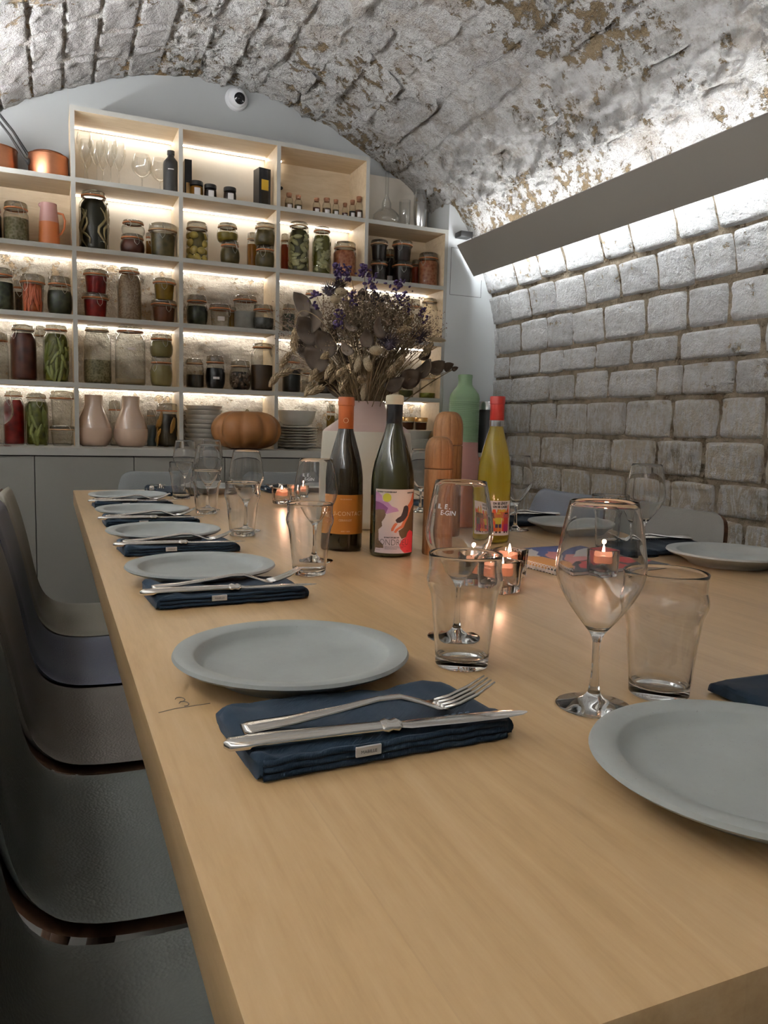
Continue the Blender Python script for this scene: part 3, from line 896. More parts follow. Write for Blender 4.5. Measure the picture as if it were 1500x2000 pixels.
JARS = [
    ('str', -0.1176, 3.73, 1.727, 0.1019, 0.1663, 'herb', 'glass clip jar of dried green herbs left of the pink and orange jug'),
    ('str', -0.2211, 3.7399999, 1.727, 0.0997, 0.1466, 'brown', 'glass clip jar cut by the left edge, on the shelf under the copper pans'),
    ('str', -0.1816, 3.73, 1.439, 0.0993, 0.1785, 'darkgreen', 'tall dark clip jar at the left end, beside the jar of red carrots'),
    ('ter', -0.118, 3.82, 1.439, 0.0406, 0.1484, 'brown', 'small jar mostly hidden behind the jar of red carrots'),
    ('ter', -0.0596, 3.73, 1.439, 0.1024, 0.1633, 'carrot', 'clip jar packed with red-orange vegetable sticks on the leftmost bay'),
    ('bul', 0.047, 3.73, 1.439, 0.107, 0.1653, 'darkgreen', 'squat rounded clip jar of dark greens right of the red-orange jar'),
    ('str', -0.1978, 3.8, 1.151, 0.0738, 0.2046, 'clear', 'empty clear jar behind the dark red jar at the left edge'),
    ('tall', -0.1011, 3.73, 1.151, 0.1081, 0.237, 'darkred', 'tall clip jar of dark red preserve on the leftmost bay'),
    ('str', -0.0336, 3.82, 1.151, 0.0542, 0.2474, 'clear', 'clear jar half hidden between the dark red and green bean jars'),
    ('tall', 0.029, 3.73, 1.151, 0.1114, 0.2468, 'pickle', 'tall clip jar of green pickled sticks left of the pistachio jar'),
    ('tall', -0.1453, 3.75, 0.873, 0.0864, 0.2326, 'red', 'clip jar of bright red fruit on the counter, behind the stemmed glass'),
    ('tall', -0.0547, 3.73, 0.873, 0.0981, 0.227, 'pickle', 'clip jar of olive-green pickles on the counter at the far left'),
    ('ter', 0.0474, 3.73, 0.873, 0.1071, 0.0896, 'clear', 'clear clip jar with orange seal on the counter, lower of its stack'),
    ('big', 0.1924, 3.75, 1.727, 0.1286, 0.291, 'root', 'very tall dark clip jar with pale roots, left of the stacked jars'),
    ('bul', 0.352, 3.73, 1.727, 0.1113, 0.0905, 'darkred', 'squat jar of dark jelly, lower of the pair beside the tall root jar'),
    ('str', 0.4349, 3.82, 1.727, 0.034, 0.1285, 'amber', 'narrow amber jar half hidden behind the wide brown jar'),
    ('ter', 0.4847, 3.73, 1.727, 0.1296, 0.1512, 'olive', 'wide clip jar of olive-brown paste right of the stacked pair'),
    ('str', 0.6368, 3.73, 1.727, 0.1033, 0.1792, 'lemon', 'clip jar filled with whole preserved lemons'),
    ('bul', 0.7877, 3.7199999, 1.727, 0.0941, 0.1125, 'olive', 'small open-clasp jar under the half-empty oil jar'),
    ('bul', 0.9582, 3.7199999, 1.727, 0.1039, 0.1086, 'olive', 'small clip jar of dark chunks, lower of the pair beside the divider'),
    ('str', 0.9196, 3.82, 1.727, 0.0564, 0.1868, 'amber', 'narrow jar half hidden behind the stacked pair of dark chunks'),
    ('str', 1.0853, 3.83, 1.727, 0.0453, 0.2039, 'orangered', 'orange-red jar peeking out left of the tall pickle jar'),
    ('tall', 1.1244, 3.73, 1.727, 0.1061, 0.2427, 'slices', 'tallest clip jar of grey-green sliced vegetables, darker at its top'),
    ('tall', 1.2422, 3.73, 1.727, 0.0978, 0.2331, 'greens', 'tall clip jar of yellow-green sliced vegetables'),
    ('str', 1.3643, 3.73, 1.727, 0.1198, 0.1742, 'salmon', 'clip jar of salmon-coloured shreds above the bouquet'),
    ('ter', 1.5504, 3.73, 1.727, 0.0886, 0.1074, 'jam', 'dark jam jar, lower of the left pair in the rightmost bay'),
    ('str', 1.6484, 3.82, 1.727, 0.0509, 0.1915, 'jam', 'dark jar with white label between the two stacked pairs of jam'),
    ('ter', 1.6807, 3.73, 1.727, 0.1082, 0.1136, 'jam', 'dark jam jar, lower of the middle pair in the rightmost bay'),
    ('str', 1.8013, 3.82, 1.727, 0.0517, 0.1533, 'orangered', 'red jar half hidden behind the salmon jar in the rightmost bay'),
    ('str', 1.8289, 3.73, 1.727, 0.1095, 0.1735, 'salmon', 'rounded clip jar of orange vegetables at the right end of its shelf'),
    ('ter', 0.1926, 3.73, 1.439, 0.115, 0.1068, 'red', 'red jam jar, lower of the stacked red pair'),
    ('tall', 0.3376, 3.73, 1.439, 0.1071, 0.2344, 'grain', 'tall clip jar of pale brown grains between two stacked pairs'),
    ('ter', 0.4877, 3.73, 1.439, 0.1175, 0.1039, 'rust', 'dark amber jam jar, lower of the pair right of the grain jar'),
    ('bul', 0.637, 3.73, 1.439, 0.1043, 0.1403, 'darkgreen', 'rounded jar half full of dark green powder'),
    ('ter', 0.7454, 3.73, 1.439, 0.104, 0.1076, 'clear', 'low wide clip jar with a paper label, right of the dark green powder'),
    ('str', 0.8227, 3.82, 1.439, 0.0391, 0.114, 'mustard', 'small yellow jar half hidden behind the low wide jar'),
    ('cyl', 0.8658, 3.7399999, 1.439, 0.1133, 0.1599, 'milky', 'straight tall clip jar of frosted white sugar'),
    ('bul', 0.9472, 3.71, 1.439, 0.1067, 0.1199, 'smoke', 'squat smoky clear jar beside the divider, in front of the sugar jar'),
    ('str', 1.0795, 3.73, 1.439, 0.0645, 0.1363, 'darkgreen', 'dark jar left of the bouquet, third shelf'),
    ('tall', 1.2062, 3.77, 1.439, 0.0711, 0.2222, 'clear', 'clear jar rising behind the left of the bouquet'),
    ('str', 1.7684, 3.77, 1.439, 0.0809, 0.2269, 'clear', 'clear greenish jar behind the purple flowers'),
    ('tall', 1.8481, 3.7399999, 1.439, 0.0944, 0.235, 'clear', 'clear tall jar at the right end of the shelf behind the bouquet'),
    ('tall', 0.1983, 3.73, 1.151, 0.1221, 0.2574, 'pistachio', 'tall clip jar half full of pistachios'),
    ('big', 0.3389, 3.73, 1.151, 0.1366, 0.268, 'powder', 'large clear clip jar with a little sand-coloured powder at the bottom'),
    ('bul', 0.4751, 3.73, 1.151, 0.1045, 0.1371, 'cream', 'cream-yellow jar, lower of the pair beside the powder jar'),
    ('str', 0.6275, 3.73, 1.151, 0.0864, 0.1368, 'soil', 'clip jar half full of dark seeds, left of the labelled jar'),
    ('bul', 0.7232, 3.73, 1.151, 0.0972, 0.1567, 'black', 'rounded black jar with a white paper label'),
    ('bul', 0.842, 3.73, 1.151, 0.1064, 0.1422, 'nuts', 'clip jar of round brown nuts'),
    ('tall', 0.9503, 3.73, 1.151, 0.1152, 0.229, 'coffee', 'tall clip jar two thirds full of brown powder'),
    ('str', 1.0974, 3.73, 1.151, 0.0927, 0.1769, 'black', 'black jar left of the bouquet, above the stacked bowl'),
    ('str', 1.193, 3.75, 1.151, 0.0664, 0.1185, 'clear', 'clear jar behind the hanging grass heads of the bouquet'),
    ('str', 1.2861, 3.75, 1.151, 0.0903, 0.1414, 'soil', 'dark jar hidden behind the bouquet stems'),
    ('str', 1.7402, 3.77, 1.151, 0.0816, 0.1061, 'moss', 'clear jar with a dark green layer behind the vase flowers'),
    ('str', 1.8521, 3.7399999, 1.151, 0.0927, 0.1264, 'mosslow', 'clear jar with a thin yellow-green layer, at the right end'),
    ('ter', 0.2763, 3.83, 0.873, 0.0541, 0.2109, 'clear', 'clear jar half hidden between the two pink vases'),
    ('str', 0.4417, 3.83, 0.873, 0.0466, 0.1739, 'blue', 'pale blue jar half hidden behind the right pink vase'),
    ('str', 0.5058, 3.75, 0.873, 0.1132, 0.2037, 'peel', 'dark clip jar of orange peel beside the right pink vase'),
    ('str', 1.3306, 3.8, 0.873, 0.0475, 0.2297, 'mustard', 'yellow jar behind the orange capsule of the wine bottle'),
    ('ter', 0.0479, 3.7399999, 0.958, 0.1027, 0.1556, 'clear', 'clear clip jar, upper of the stack at the far left of the counter'),
    ('bul', 0.3558, 3.73, 1.8134, 0.1046, 0.0643, 'clear', 'clear squat jar, upper of the pair beside the tall root jar'),
    ('bul', 0.7796, 3.7399999, 1.8333, 0.1036, 0.0861, 'oil', 'round clip jar of yellow oil stacked on the small open-clasp jar'),
    ('bul', 0.9559, 3.7199999, 1.8308, 0.1107, 0.1061, 'olive', 'clip jar of dark chunks, upper of the pair beside the divider'),
    ('ter', 1.549, 3.73, 1.8295, 0.0909, 0.1031, 'jam', 'dark jam jar, upper of the left pair in the rightmost bay'),
    ('ter', 1.6774, 3.73, 1.8355, 0.1079, 0.1069, 'jam', 'dark jam jar, upper of the middle pair in the rightmost bay'),
    ('ter', 0.1971, 3.73, 1.5417, 0.1084, 0.1061, 'red', 'red jam jar, upper of the stacked red pair'),
    ('ter', 0.4903, 3.73, 1.5385, 0.1037, 0.1006, 'mustard', 'mustard-yellow jam jar, upper of the pair right of the grain jar'),
    ('bul', 0.4756, 3.73, 1.2834, 0.1087, 0.1043, 'cream', 'cream-yellow jar, upper of the pair beside the powder jar'),
]

_j = []
for st, x, y, z, w, h, c, lab in JARS:
    over = [q - HT for q in ZS if q > z]
    _j.append((st, x, y, z, w, min(h, min(over) - z - .004), c, lab))
JARS = _j
for row in JARS: jar(*row)
def front_label(parent, x, y, r, z, w, h_, mat, az, name="paper_label"):
    """a small curved paper label on a cylinder of radius r"""
    half = w / 2 / r
    def fn(u, v):
        a = az + (u - .5) * 2 * half
        return (math.cos(a) * r, math.sin(a) * r, z + h_ * v)
    return part(name, grid(9, 3, fn), mat, parent, angle=180)
LAB_AZ = -2.0
for lab, zz, ww, hh in (("rounded black jar with a white paper label", .045, .030, .011), ("low wide clip jar with a paper label, right of the dark green powder", .028, .034, .02),
                        ("large clear clip jar with a little sand-coloured powder at the bottom", .155, .034, .009), ("dark jar with white label between the two stacked pairs of jam", .03, .03, .022)):
    for o in list(scene.objects):
        if o.get("label") == lab:
            row = [q for q in JARS if q[7] == lab][0]
            prof = JP[row[0]][0]
            front_label(o, 0, 0, rad_at(prof, zz / row[5]) * row[4] / 2 * .97 + .0012, zz, ww, hh, M['label_white'], math.atan2(-row[2], -row[1]) + .1)

# ------------------------------------------------------------------ other things on the shelves
S1, S2, S3, S4 = 2.0105, 1.7275, 1.4395, 1.1515
CT = CTR + .0005
def pan(x, y, z, r, h, az, label, hl=.17, rise=.12):
    t = empty("copper_pan", (x, y, z), 0, label, "pan", "copper pans on the shelf")
    b = part("body", lathe([(0, 0), (r * .96, 0), (r, .006), (r, h - .003), (r + .003, h), (r - .001, h + .001), (r - .003, h - .003), (r - .003, .008), (r * .9, .004), (0, .004)], 40), M['copper'], t, angle=35)
    c, s_ = math.cos(az), math.sin(az)
    pts = [(c * (r + .002), s_ * (r + .002), h * .62), (c * (r + .02), s_ * (r + .02), h * .72), (c * (r + hl * .5), s_ * (r + hl * .5), h * .72 + rise * .55), (c * (r + hl * .9), s_ * (r + hl * .9), h * .72 + rise), (c * (r + hl), s_ * (r + hl), h * .72 + rise * 1.08)]
    hd = part("handle", tube(pts, [.010, .0065, .0055, .006, .008], 8), M['iron'], t)
    part("rivet_plate", xf(blob(0, 0, 0, .003, .018, .014, 10, 6), Matrix.Translation((c * (r + .003), s_ * (r + .003), h * .6)) @ Matrix.Rotation(az, 4, 'Z')), M['iron'], hd)
    return t
pan(-.195, 3.77, S1, .088, .100, R(185), "copper pan cut by the left edge, on top of the left bay", .09, .03)
pan(.012, 3.765, S1, .080, .098, R(-160), "copper pan nearest the lit glass bay, iron handle pointing up", .15, .14)
pan(.012, 3.765, S1 + .050, .060, .060, R(-172), "smallest copper pan, nested inside the one beside the glass bay", .15, .15)

def jug(x, y, z, s, az, label):
    t = empty("two_tone_jug", (x, y, z), 0, label, "jug", "pink and orange jugs")
    lo = [(0, 0), (.046, 0), (.049, .004), (.0455, .115)]
    up_ = [(.0455, .115), (.042, .150), (.038, .185), (.0375, .205), (.0345, .205), (.036, .18), (.040, .15), (.043, .115), (.044, .01), (0, .01)]
    part("lower_body", lathe([(a * s, b * s) for a, b in lo], 36), M['jug_orange'], t)
    part("upper_body", lathe([(a * s, b * s) for a, b in up_], 36), M['jug_pink'], t)
    c, sn = math.cos(az), math.sin(az)
    pts = [(.040, .165), (.065, .160), (.074, .130), (.070, .095), (.056, .068), (.047, .062)]
    fine = []
    for i in range(len(pts) - 1):
        for k_ in range(4):
            f = k_ / 4; fine.append((pts[i][0] * (1 - f) + pts[i + 1][0] * f, pts[i][1] * (1 - f) + pts[i + 1][1] * f))
    fine.append(pts[-1])
    part("handle", tube([(c * a * s, sn * a * s, b * s) for a, b in fine], .0052 * s, 8), M['jug_orange'], t)
    part("spout", xf(blob(0, 0, 0, .012 * s, .012 * s, .012 * s, 10, 6), Matrix.Translation((-c * .036 * s, -sn * .036 * s, .197 * s))), M['jug_pink'], t)
    return t
jug(.010, 3.74, S2, .88, R(-12), "pink and orange jug on the shelf under the copper pans")
jug(.945, 1.70, TABLE_Z + .0005, 1.02, R(-20), "pink and orange jug on the table behind the pepper mills")

def flute(x, y, z, h, r, label, group, prof, cat="glass", name="champagne_flute"):
    t = empty(name, (x, y, z), 0, label, cat, group)
    part("bowl", lathe([(a * r, b * h) for a, b in prof], 24), M['thinclear'], t, angle=180)
    zb = prof[0][1] * h
    part("stem", tube([(0, 0, .003), (0, 0, zb * .3), (0, 0, zb + .002)], [.004, .003, .004], 8), M['thinclear'], t, angle=180)
    part("foot", lathe([(0, 0), (r * 1.05, 0), (r * 1.05, .0015), (r * .4, .004), (0, .006)], 24), M['thinclear'], t)
    return t
FL = [(.12, .42), (.35, .46), (.72, .60), (.98, .76), (1.0, .84), (.86, 1.0)]
for i, (x, y) in enumerate([(.155, 3.70), (.205, 3.73), (.170, 3.79), (.262, 3.72), (.235, 3.79), (.300, 3.76)]):
    flute(x, y, S1, .20, .032, "champagne flute, %s in the cluster on the top lit shelf" % ["front left one", "second from the front left", "back left one", "front right one", "back middle one", "rightmost one"][i], "champagne flutes on the top shelf", FL)
GB = [(.10, .40), (.55, .47), (.90, .58), (1.0, .68), (.92, .84), (.74, 1.0)]
flute(.398, 3.76, S1, .165, .046, "round wine goblet standing alone beside the flutes, top shelf", "goblets on the top shelf", GB, name="wine_goblet")
flute(.480, 3.78, S1, .165, .046, "round wine goblet partly behind the black bottle, top shelf", "goblets on the top shelf", GB, name="wine_goblet")

t = empty("black_bottle", (.518, 3.71, S1), 0, "matte black flask with shoulders, right end of the lit glass bay", "bottle")
part("body", lathe([(0, 0), (.031, 0), (.034, .003), (.034, .125), (.032, .138), (.020, .153), (.0145, .160), (.0145, .168), (.0165, .169), (.0165, .186), (0, .187)], 28), M['black'], t)
front_label(t, 0, 0, .0344, .098, .026, .004, M['label_white'], math.atan2(-3.71, -.518), "print")
def carton(x, y, z, w, d, h, label, lab, rz=0.0, name="black_box"):
    t = empty(name, (x, y, z), rz, label, "box")
    part("body", bbox(-w / 2, w / 2, -d / 2, d / 2, 0, h, .001, 1), M['black_gloss'], t, smooth=False)
    if lab: part("printed_label", bbox(-w * .30, w * .30, -d / 2 - .0007, -d / 2 + .001, h * .42, h * .70, .0003, 1), M['yellow_lab'], t, smooth=False)
    part("lower_print", bbox(-w * .30, w * .30, -d / 2 - .0005, -d / 2 + .001, h * .06, h * .40, .0003, 1), M['bottle_brown' if lab else 'gold'], t, smooth=False)
    return t
carton(.598, 3.76, S1, .032, .06, .170, "narrow black and gold box beside the divider, top shelf", False)
carton(.938, 3.72, S1, .060, .062, .172, "black box with a yellow label at the right of its bay", True, R(12))
def jam_pot(x, y, z, r, h, mat, label):
    t = empty("jam_pot", (x, y, z), 0, label, "jar", "small jam pots on the top shelf")
    part("glass_body", lathe([(0, 0), (r * .86, 0), (r * .95, .004), (r, h * .35), (r * .95, h * .68), (r * .86, h * .76)], 22), M['thin'], t, angle=180)
    part("contents", lathe([(0, .003), (r * .84, .003), (r * .93, .006), (r * .97, h * .35), (r * .92, h * .66), (0, h * .68)], 20), mat, t)
    part("lid", lathe([(r * .90, h * .74), (r * .96, h * .75), (r * .96, h * .97), (r * .92, h), (0, h)], 22), M['black'], t)
    front_label(t, 0, 0, r * 1.0 + .0008, h * .1, r * .9, h * .45, M['label_white'], math.atan2(-y, -x) + .15)
jam_pot(.632, 3.715, S1, .031, .072, CONT['amber'][0], "amber honey pot with a black lid and white label")
jam_pot(.695, 3.715, S1, .029, .066, CONT['jam'][0], "dark jam pot with a black lid right beside the honey pot")
jam_pot(.785, 3.715, S1, .030, .066, CONT['jam'][0], "dark jam pot with a black lid standing apart from the honey")
def spice(x, y, z, r, h, mat, label):
    t = empty("spice_bottle", (x, y, z), 0, label, "bottle", "corked spice bottles on the top shelf")
    part("glass_body", lathe([(0, 0), (r * .9, 0), (r, .004), (r, h * .58), (r * .85, h * .70), (r * .66, h * .76), (r * .66, h * .86), (r * .72, h * .88)], 18), M['thin'], t, angle=180)
    part("contents", lathe([(0, .003), (r * .88, .003), (r * .95, .006), (r * .95, h * .40), (0, h * .42)], 16), mat, t)
    part("cork", lathe([(r * .60, h * .78), (r * .64, h * .88), (r * .70, h * .885), (r * .70, h * .985), (r * .66, h), (0, h)], 16), M['cork'], t)
    front_label(t, 0, 0, r + .0007, h * .08, r * 1.1, h * .22, M['label_white'], math.atan2(-y, -x) + .2)
SPM = [CONT['grain'][0], CONT['olive'][0], CONT['rust'][0], CONT['brown'][0], CONT['olive'][0], CONT['darkred'][0], CONT['soil'][0], CONT['rust'][0]]
for i, (x, y, r, h, lab) in enumerate([(1.066, 3.705, .0195, .080, "corked bottle of pale spice, first from the left"), (1.112, 3.705, .0185, .076, "corked bottle of dark spice, second from the left"),
        (1.204, 3.705, .0185, .076, "corked bottle of rust spice, third from the left"), (1.256, 3.705, .0215, .083, "broad corked bottle of brown spice, fourth from the left"), (1.303, 3.705, .0165, .082, "slim corked bottle, fifth from the left"),
        (1.360, 3.73, .015, .080, "small corked bottle behind the pair at the right end"), (1.388, 3.70, .0165, .090, "corked bottle second from the right end of its bay"), (1.420, 3.695, .0185, .110, "tallest corked spice bottle with white label at the right end")]):
    spice(x, y, S1, r, h, SPM[i], lab)

t = empty("glass_carafe", (1.60, 3.77, S1), 0, "clear decanter with a squat round belly and tall thin neck", "decanter")
part("body", lathe([(0, .0), (.045, 0), (.062, .008), (.072, .035), (.068, .060), (.045, .085), (.026, .095), (.025, .120), (.016, .140), (.0095, .155), (.009, .240), (.011, .275)], 32), M['thinclear'], t, angle=180)
t = empty("glass_vase", (1.705, 3.775, S1), 0, "clear straight glass beaker between the decanter and the shaker", "vase")
part("body", lathe([(0, .0), (.026, 0), (.029, .004), (.030, .15)], 24), M['thinclear'], t, angle=180)
t = empty("cocktail_shaker", (1.785, 3.76, S1), 0, "brushed steel cocktail shaker on top of the right bay", "shaker")
part("body", lathe([(0, 0), (.024, 0), (.026, .004), (.034, .075), (.036, .115), (.034, .140), (.033, .145)], 30), M['inox'], t)
part("cap", lathe([(.0335, .145), (.0335, .165), (.030, .185), (.026, .188), (.026, .205), (.024, .208), (0, .208)], 30), M['inox'], t)

# counter level
for i, (x, lab) in enumerate([(.180, "left of the two glossy pink bottle vases"), (.338, "right of the two glossy pink bottle vases")]):
    t = empty("pink_vase", (x, 3.725, CT), 0, lab, "vase", "pink vases on the counter")
    part("lower_body", lathe([(0, 0), (.050, 0), (.062, .008), (.073, .035), (.0755, .062), (.074, .082)], 44), M['pink_matte'], t)
    part("upper_body", lathe([(.074, .082), (.069, .105), (.056, .140), (.043, .170), (.0395, .185), (.0395, .228), (.0365, .228), (.0365, .19), (.04, .17), (.052, .14), (.065, .105), (.070, .08), (0, .02)], 44), M['pink_gloss'], t)
def stack(name, x, y, z, items, label, mat, group):
    for i, (r, h, dz) in enumerate(items):
        t = empty(name, (x + rng.uniform(-.002, .002), y, z), 0, label % ["lowest", "second from bottom", "third from bottom", "fourth from bottom", "fourth from top", "third from top", "second from top", "topmost"][i], name.split("_")[-1], group)
        part("body", lathe([(0, 0), (r * .55, 0), (r * .58, .003), (r * .9, h * .6), (r, h - .002), (r, h), (r - .004, h), (r * .88, h * .62), (r * .5, .006), (0, .006)], 36), mat, t)
        z += dz
    return z
stack("serving_bowl", .682, 3.80, CT, [(.088, .045, .022)] * 8, "pale grey bowl, %s of the nested stack behind the pumpkin", M['ceramic_grey'], "nested bowls behind the pumpkin")
z = stack("dinner_plate", 1.135, 3.755, CT, [(.104, .017, .0135)] * 8, "pale plate, %s of the stack right of the pumpkin", M['ceramic_grey'], "plates stacked right of the pumpkin")
t = empty("serving_bowl", (1.135, 3.755, z + .004), 0, "deep pale bowl on top of the plate stack right of the pumpkin", "bowl")
part("body", lathe([(0, 0), (.050, 0), (.075, .015), (.090, .045), (.095, .078), (.092, .078), (.086, .045), (.07, .018), (0, .006)], 36), M['ceramic_grey'], t)
t = empty("pumpkin", (.836, 3.578, CT), R(10), "ribbed brown-orange pumpkin on the counter below the jars", "pumpkin")
prof = [(0, .006)] + [(.164 * math.sin(math.pi * (i + .6) / 17) ** .62 * (1 if i < 12 else 1), .182 * (1 - math.cos(math.pi * (i + .6) / 17)) / 2) for i in range(1, 16)] + [(.028, .166), (0, .158)]
part("flesh", lathe([(a, b * (.98)) for a, b in prof], 96, lambda a, z: 1 - .12 * (abs(math.sin(a * 4.5)) < 2) * (1 - abs(math.sin(a * 4.5))) ** 1.6), M['pumpkin'], t, angle=180)
part("stalk", tube([(0, 0, .155), (.002, 0, .17), (.01, .004, .182)], [.013, .009, .008], 7), M['stem'], t)
t = empty("stemmed_glass", (-.183, 3.56, CT), 0, "stemmed glass on the counter at the picture's left edge", "glass")
part("bowl", lathe([(.006, .088), (.030, .105), (.043, .130), (.045, .150), (.040, .18), (.034, .2)], 26), M['thinclear'], t, angle=180)
part("stem", tube([(0, 0, .003), (0, 0, .05), (0, 0, .09)], [.006, .004, .006], 8), M['thinclear'], t)
part("foot", lathe([(0, 0), (.034, 0), (.034, .0015), (.01, .004), (0, .006)], 26), M['thinclear'], t)
for (x, lab) in ((1.752, "left of two low jars with gold lids on the pale dish"), (1.83, "right of two low jars with gold lids on the pale dish")):
    t = empty("preserving_jar", (x, 3.76, CT + .110), 0, lab, "jar", "gold-lidded jars at counter level")
    part("glass_body", lathe([(0, 0), (.028, 0), (.031, .004), (.033, .044)], 20), M['thin'], t, angle=180)
    part("contents", lathe([(0, .002), (.027, .002), (.029, .006), (.031, .040), (0, .041)], 18), CONT['rust'][0], t)
    part("lid", lathe([(.034, .044), (.036, .046), (.036, .064), (.034, .067), (0, .068)], 20), M['gold'], t)
z = CT
for i in range(2):
    t = empty("oval_dish", (1.790, 3.745, z), 0, "pale green-grey dish, %s of the nested pair under the gold-lidded jars" % ("lower" if i == 0 else "upper"), "dish", "nested dishes at counter level")
    part("body", lathe([(0, 0), (.055, 0), (.062, .004), (.086, .060), (.089, .062), (.087, .064), (.083, .062), (.06, .010), (0, .008)], 32), M['ceramic_grey'], t)
    z += .045
t = empty("green_vase", (1.955, 3.515, CT + .0002), 0, "tall ribbed sage-green bottle vase in the corner", "vase")
pr = [(0, 0), (.072, 0), (.076, .004)]
for i in range(26):
    zz = .010 + i * .0098
    pr += [(.0765, zz), (.0785, zz + .0032), (.0785, zz + .006), (.0765, zz + .0092)]
pr += [(.0785, .275), (.072, .300), (.055, .322), (.043, .336), (.0365, .350), (.0355, .372), (.0375, .384), (.0375, .396), (.033, .398), (.032, .35), (0, .30)]
part("body", lathe(pr, 40), M['green_vase'], t, angle=60)
t = empty("black_canister", (2.122, 3.565, CT + .0002), 0, "black canister with a silver lid beside the green vase", "canister")
part("body", lathe([(0, 0), (.050, 0), (.053, .003), (.053, .220), (.050, .224), (0, .224)], 32), M['black'], t)
part("lid", lathe([(.0515, .225), (.0515, .262), (.048, .268), (0, .268)], 32), M['silver'], t)
t = empty("security_camera", (.852, YB, 2.545), 0, "round white dome security camera on the end wall under the vault", "camera")
Q = Matrix.Rotation(R(90), 4, 'X')
part("base", xf(lathe([(0, 0), (.054, 0), (.054, .014), (.050, .022), (.044, .026), (0, .028)], 40), Q), M['white'], t)
part("dome", xf(lathe([(.046, .022), (.045, .032), (.038, .044), (.026, .050), (0, .052)], 36), Q), M['white'], t)
part("lens_ring", xf(lathe([(.026, 0), (.026, .010), (.020, .014), (0, .014)], 30), Matrix.Translation((.006, -.042, -.008)) @ Matrix.Rotation(R(14), 4, 'X') @ Q), M['black_gloss'], t)
part("lens", xf(blob(0, 0, 0, .013, .013, .008, 16, 8), Matrix.Translation((.006, -.058, -.012)) @ Q), M['black_gloss'], t)
part("indicator", xf(blob(0, 0, 0, .0022, .0022, .002, 8, 4), Matrix.Translation((0, -.046, .034)) @ Q), M['black'], t)

# ------------------------------------------------------------------ table and chairs
TX0, TX1, TY0, TY1 = .067, 1.312, .230, 2.835
TT = TABLE_Z
tb = empty("dining_table", ((TX0 + TX1) / 2, (TY0 + TY1) / 2, 0), 0, "long pale maple dining table laid for a group", "table")
cx, cy = tb.location.x, tb.location.y
part("table_top", bbox(TX0 - cx, TX1 - cx, TY0 - cy, TY1 - cy, TT - .048, TT, .0022, 2), M['table'], tb, angle=30)
for sx in (-1, 1):
    for sy in (-1, 1):
        x, y = sx * .36, sy * 1.02
        part("leg", bbox(x - .035, x + .035, y - .035, y + .035, 0, TT - .088, .004), M['table'], tb)
part("apron", join(box(-.40, .40, -1.06, -1.03, TT - .10, TT - .048), box(-.40, .40, 1.03, 1.06, TT - .10, TT - .048)), M['table'], tb, smooth=False)

CH = [(.400, .440), (.385, .456), (.340, .462), (.24, .452), (.14, .448), (.06, .450), (.018, .457), (-.010, .470), (-.034, .497), (-.050, .540), (-.062, .600), (-.074, .660), (-.090, .730), (-.106, .785), (-.112, .803)]
def _w(i):
    return [.165, .180, .190, .192, .190, .188, .186, .183, .180, .176, .176, .188, .181, .163, .130][i]
def make_chair(mat, name="shell_chair"):
    t = empty(name)
    n = len(CH); nu = 15
    def norm(i):
        a, b = CH[max(0, i - 1)], CH[min(n - 1, i + 1)]
        tx, tz = b[0] - a[0], b[1] - a[1]; L = math.hypot(tx, tz)
        return (tz / L, -tx / L)                            # towards the sitter
    # smooth the profile
    def pt(tf):
        i = min(n - 2, int(tf)); f = tf - i
        q = [max(0, i - 1), i, i + 1, min(n - 1, i + 2)]
        def cr(vals):
            a, b, c, d = vals
            return .5 * (2 * b + (c - a) * f + (2 * a - 5 * b + 4 * c - d) * f * f + (3 * b - a - 3 * c + d) * f ** 3)
        x = cr([CH[k_][0] for k_ in q]); z = cr([CH[k_][1] for k_ in q]); w = cr([_w(k_) for k_ in q])
        na, nb = norm(i), norm(i + 1)
        return x, z, w, na[0] * (1 - f) + nb[0] * f, na[1] * (1 - f) + nb[1] * f
    NT = 44
    def sheet(off_mid, off_edge, inset, dish):
        def fn(u, v):
            x, z, w, nx, nz = pt(v * (n - 1) * .9999)
            a = u * 2 - 1
            a = math.copysign(abs(a) ** .8, a)
            e = max(abs(a), 0)
            endf = min(1, min(v, 1 - v) * 16)
            k_ = (1 - e ** 8) * (endf ** .5)
            off = off_edge + (off_mid - off_edge) * k_ + dish * (e ** 2)
            return (x + nx * off, a * (w - inset), z + nz * off)
        return grid(nu, NT, fn)
    def closed(o1, o2, edge, inset, dish):
        A = sheet(o1, edge, inset, dish); B = sheet(o2, edge, inset, dish)
        nv = len(A[0])
        V = A[0] + B[0]; F = list(A[1]) + [tuple(reversed([i + nv for i in f])) for f in B[1]]
        rim = [i for i in range(nu)] + [j * nu + nu - 1 for j in range(1, NT)] + [(NT - 1) * nu + i for i in range(nu - 2, -1, -1)] + [j * nu for j in range(NT - 2, 0, -1)]
        for a, b in zip(rim, rim[1:] + rim[:1]): F.append((a, b, b + nv, a + nv))
        return V, F
    part("seat_pad", closed(.002, -.020, -.009, 0, .013), mat, t, angle=60)
    part("wooden_shell", closed(-.021, -.032, -.026, .002, .013), M['shellwood'], t, angle=60)
    for sx in (0, 1):
        for sy in (-1, 1):
            top_ = Vector((.30 if sx == 0 else .05, sy * .12, .425)); bot = Vector((.37 if sx == 0 else -.06, sy * .185, 0))
            part("leg", tube([top_, top_.lerp(bot, .5), bot], [.016, .014, .010], 10), M['legwood'], t)
    part("under_frame", join(box(.04, .31, -.13, -.10, .405, .425), box(.04, .31, .10, .13, .405, .425), box(.16, .19, -.12, .12, .405, .425)), M['legwood'], t, smooth=False)
    return t
def chair(mat, x, y, rz, label):
    t = make_chair(mat); t.location = (x, y, 0); t.rotation_euler.z = rz
    tag(t, label, "chair", "shell chairs round the table"); return t
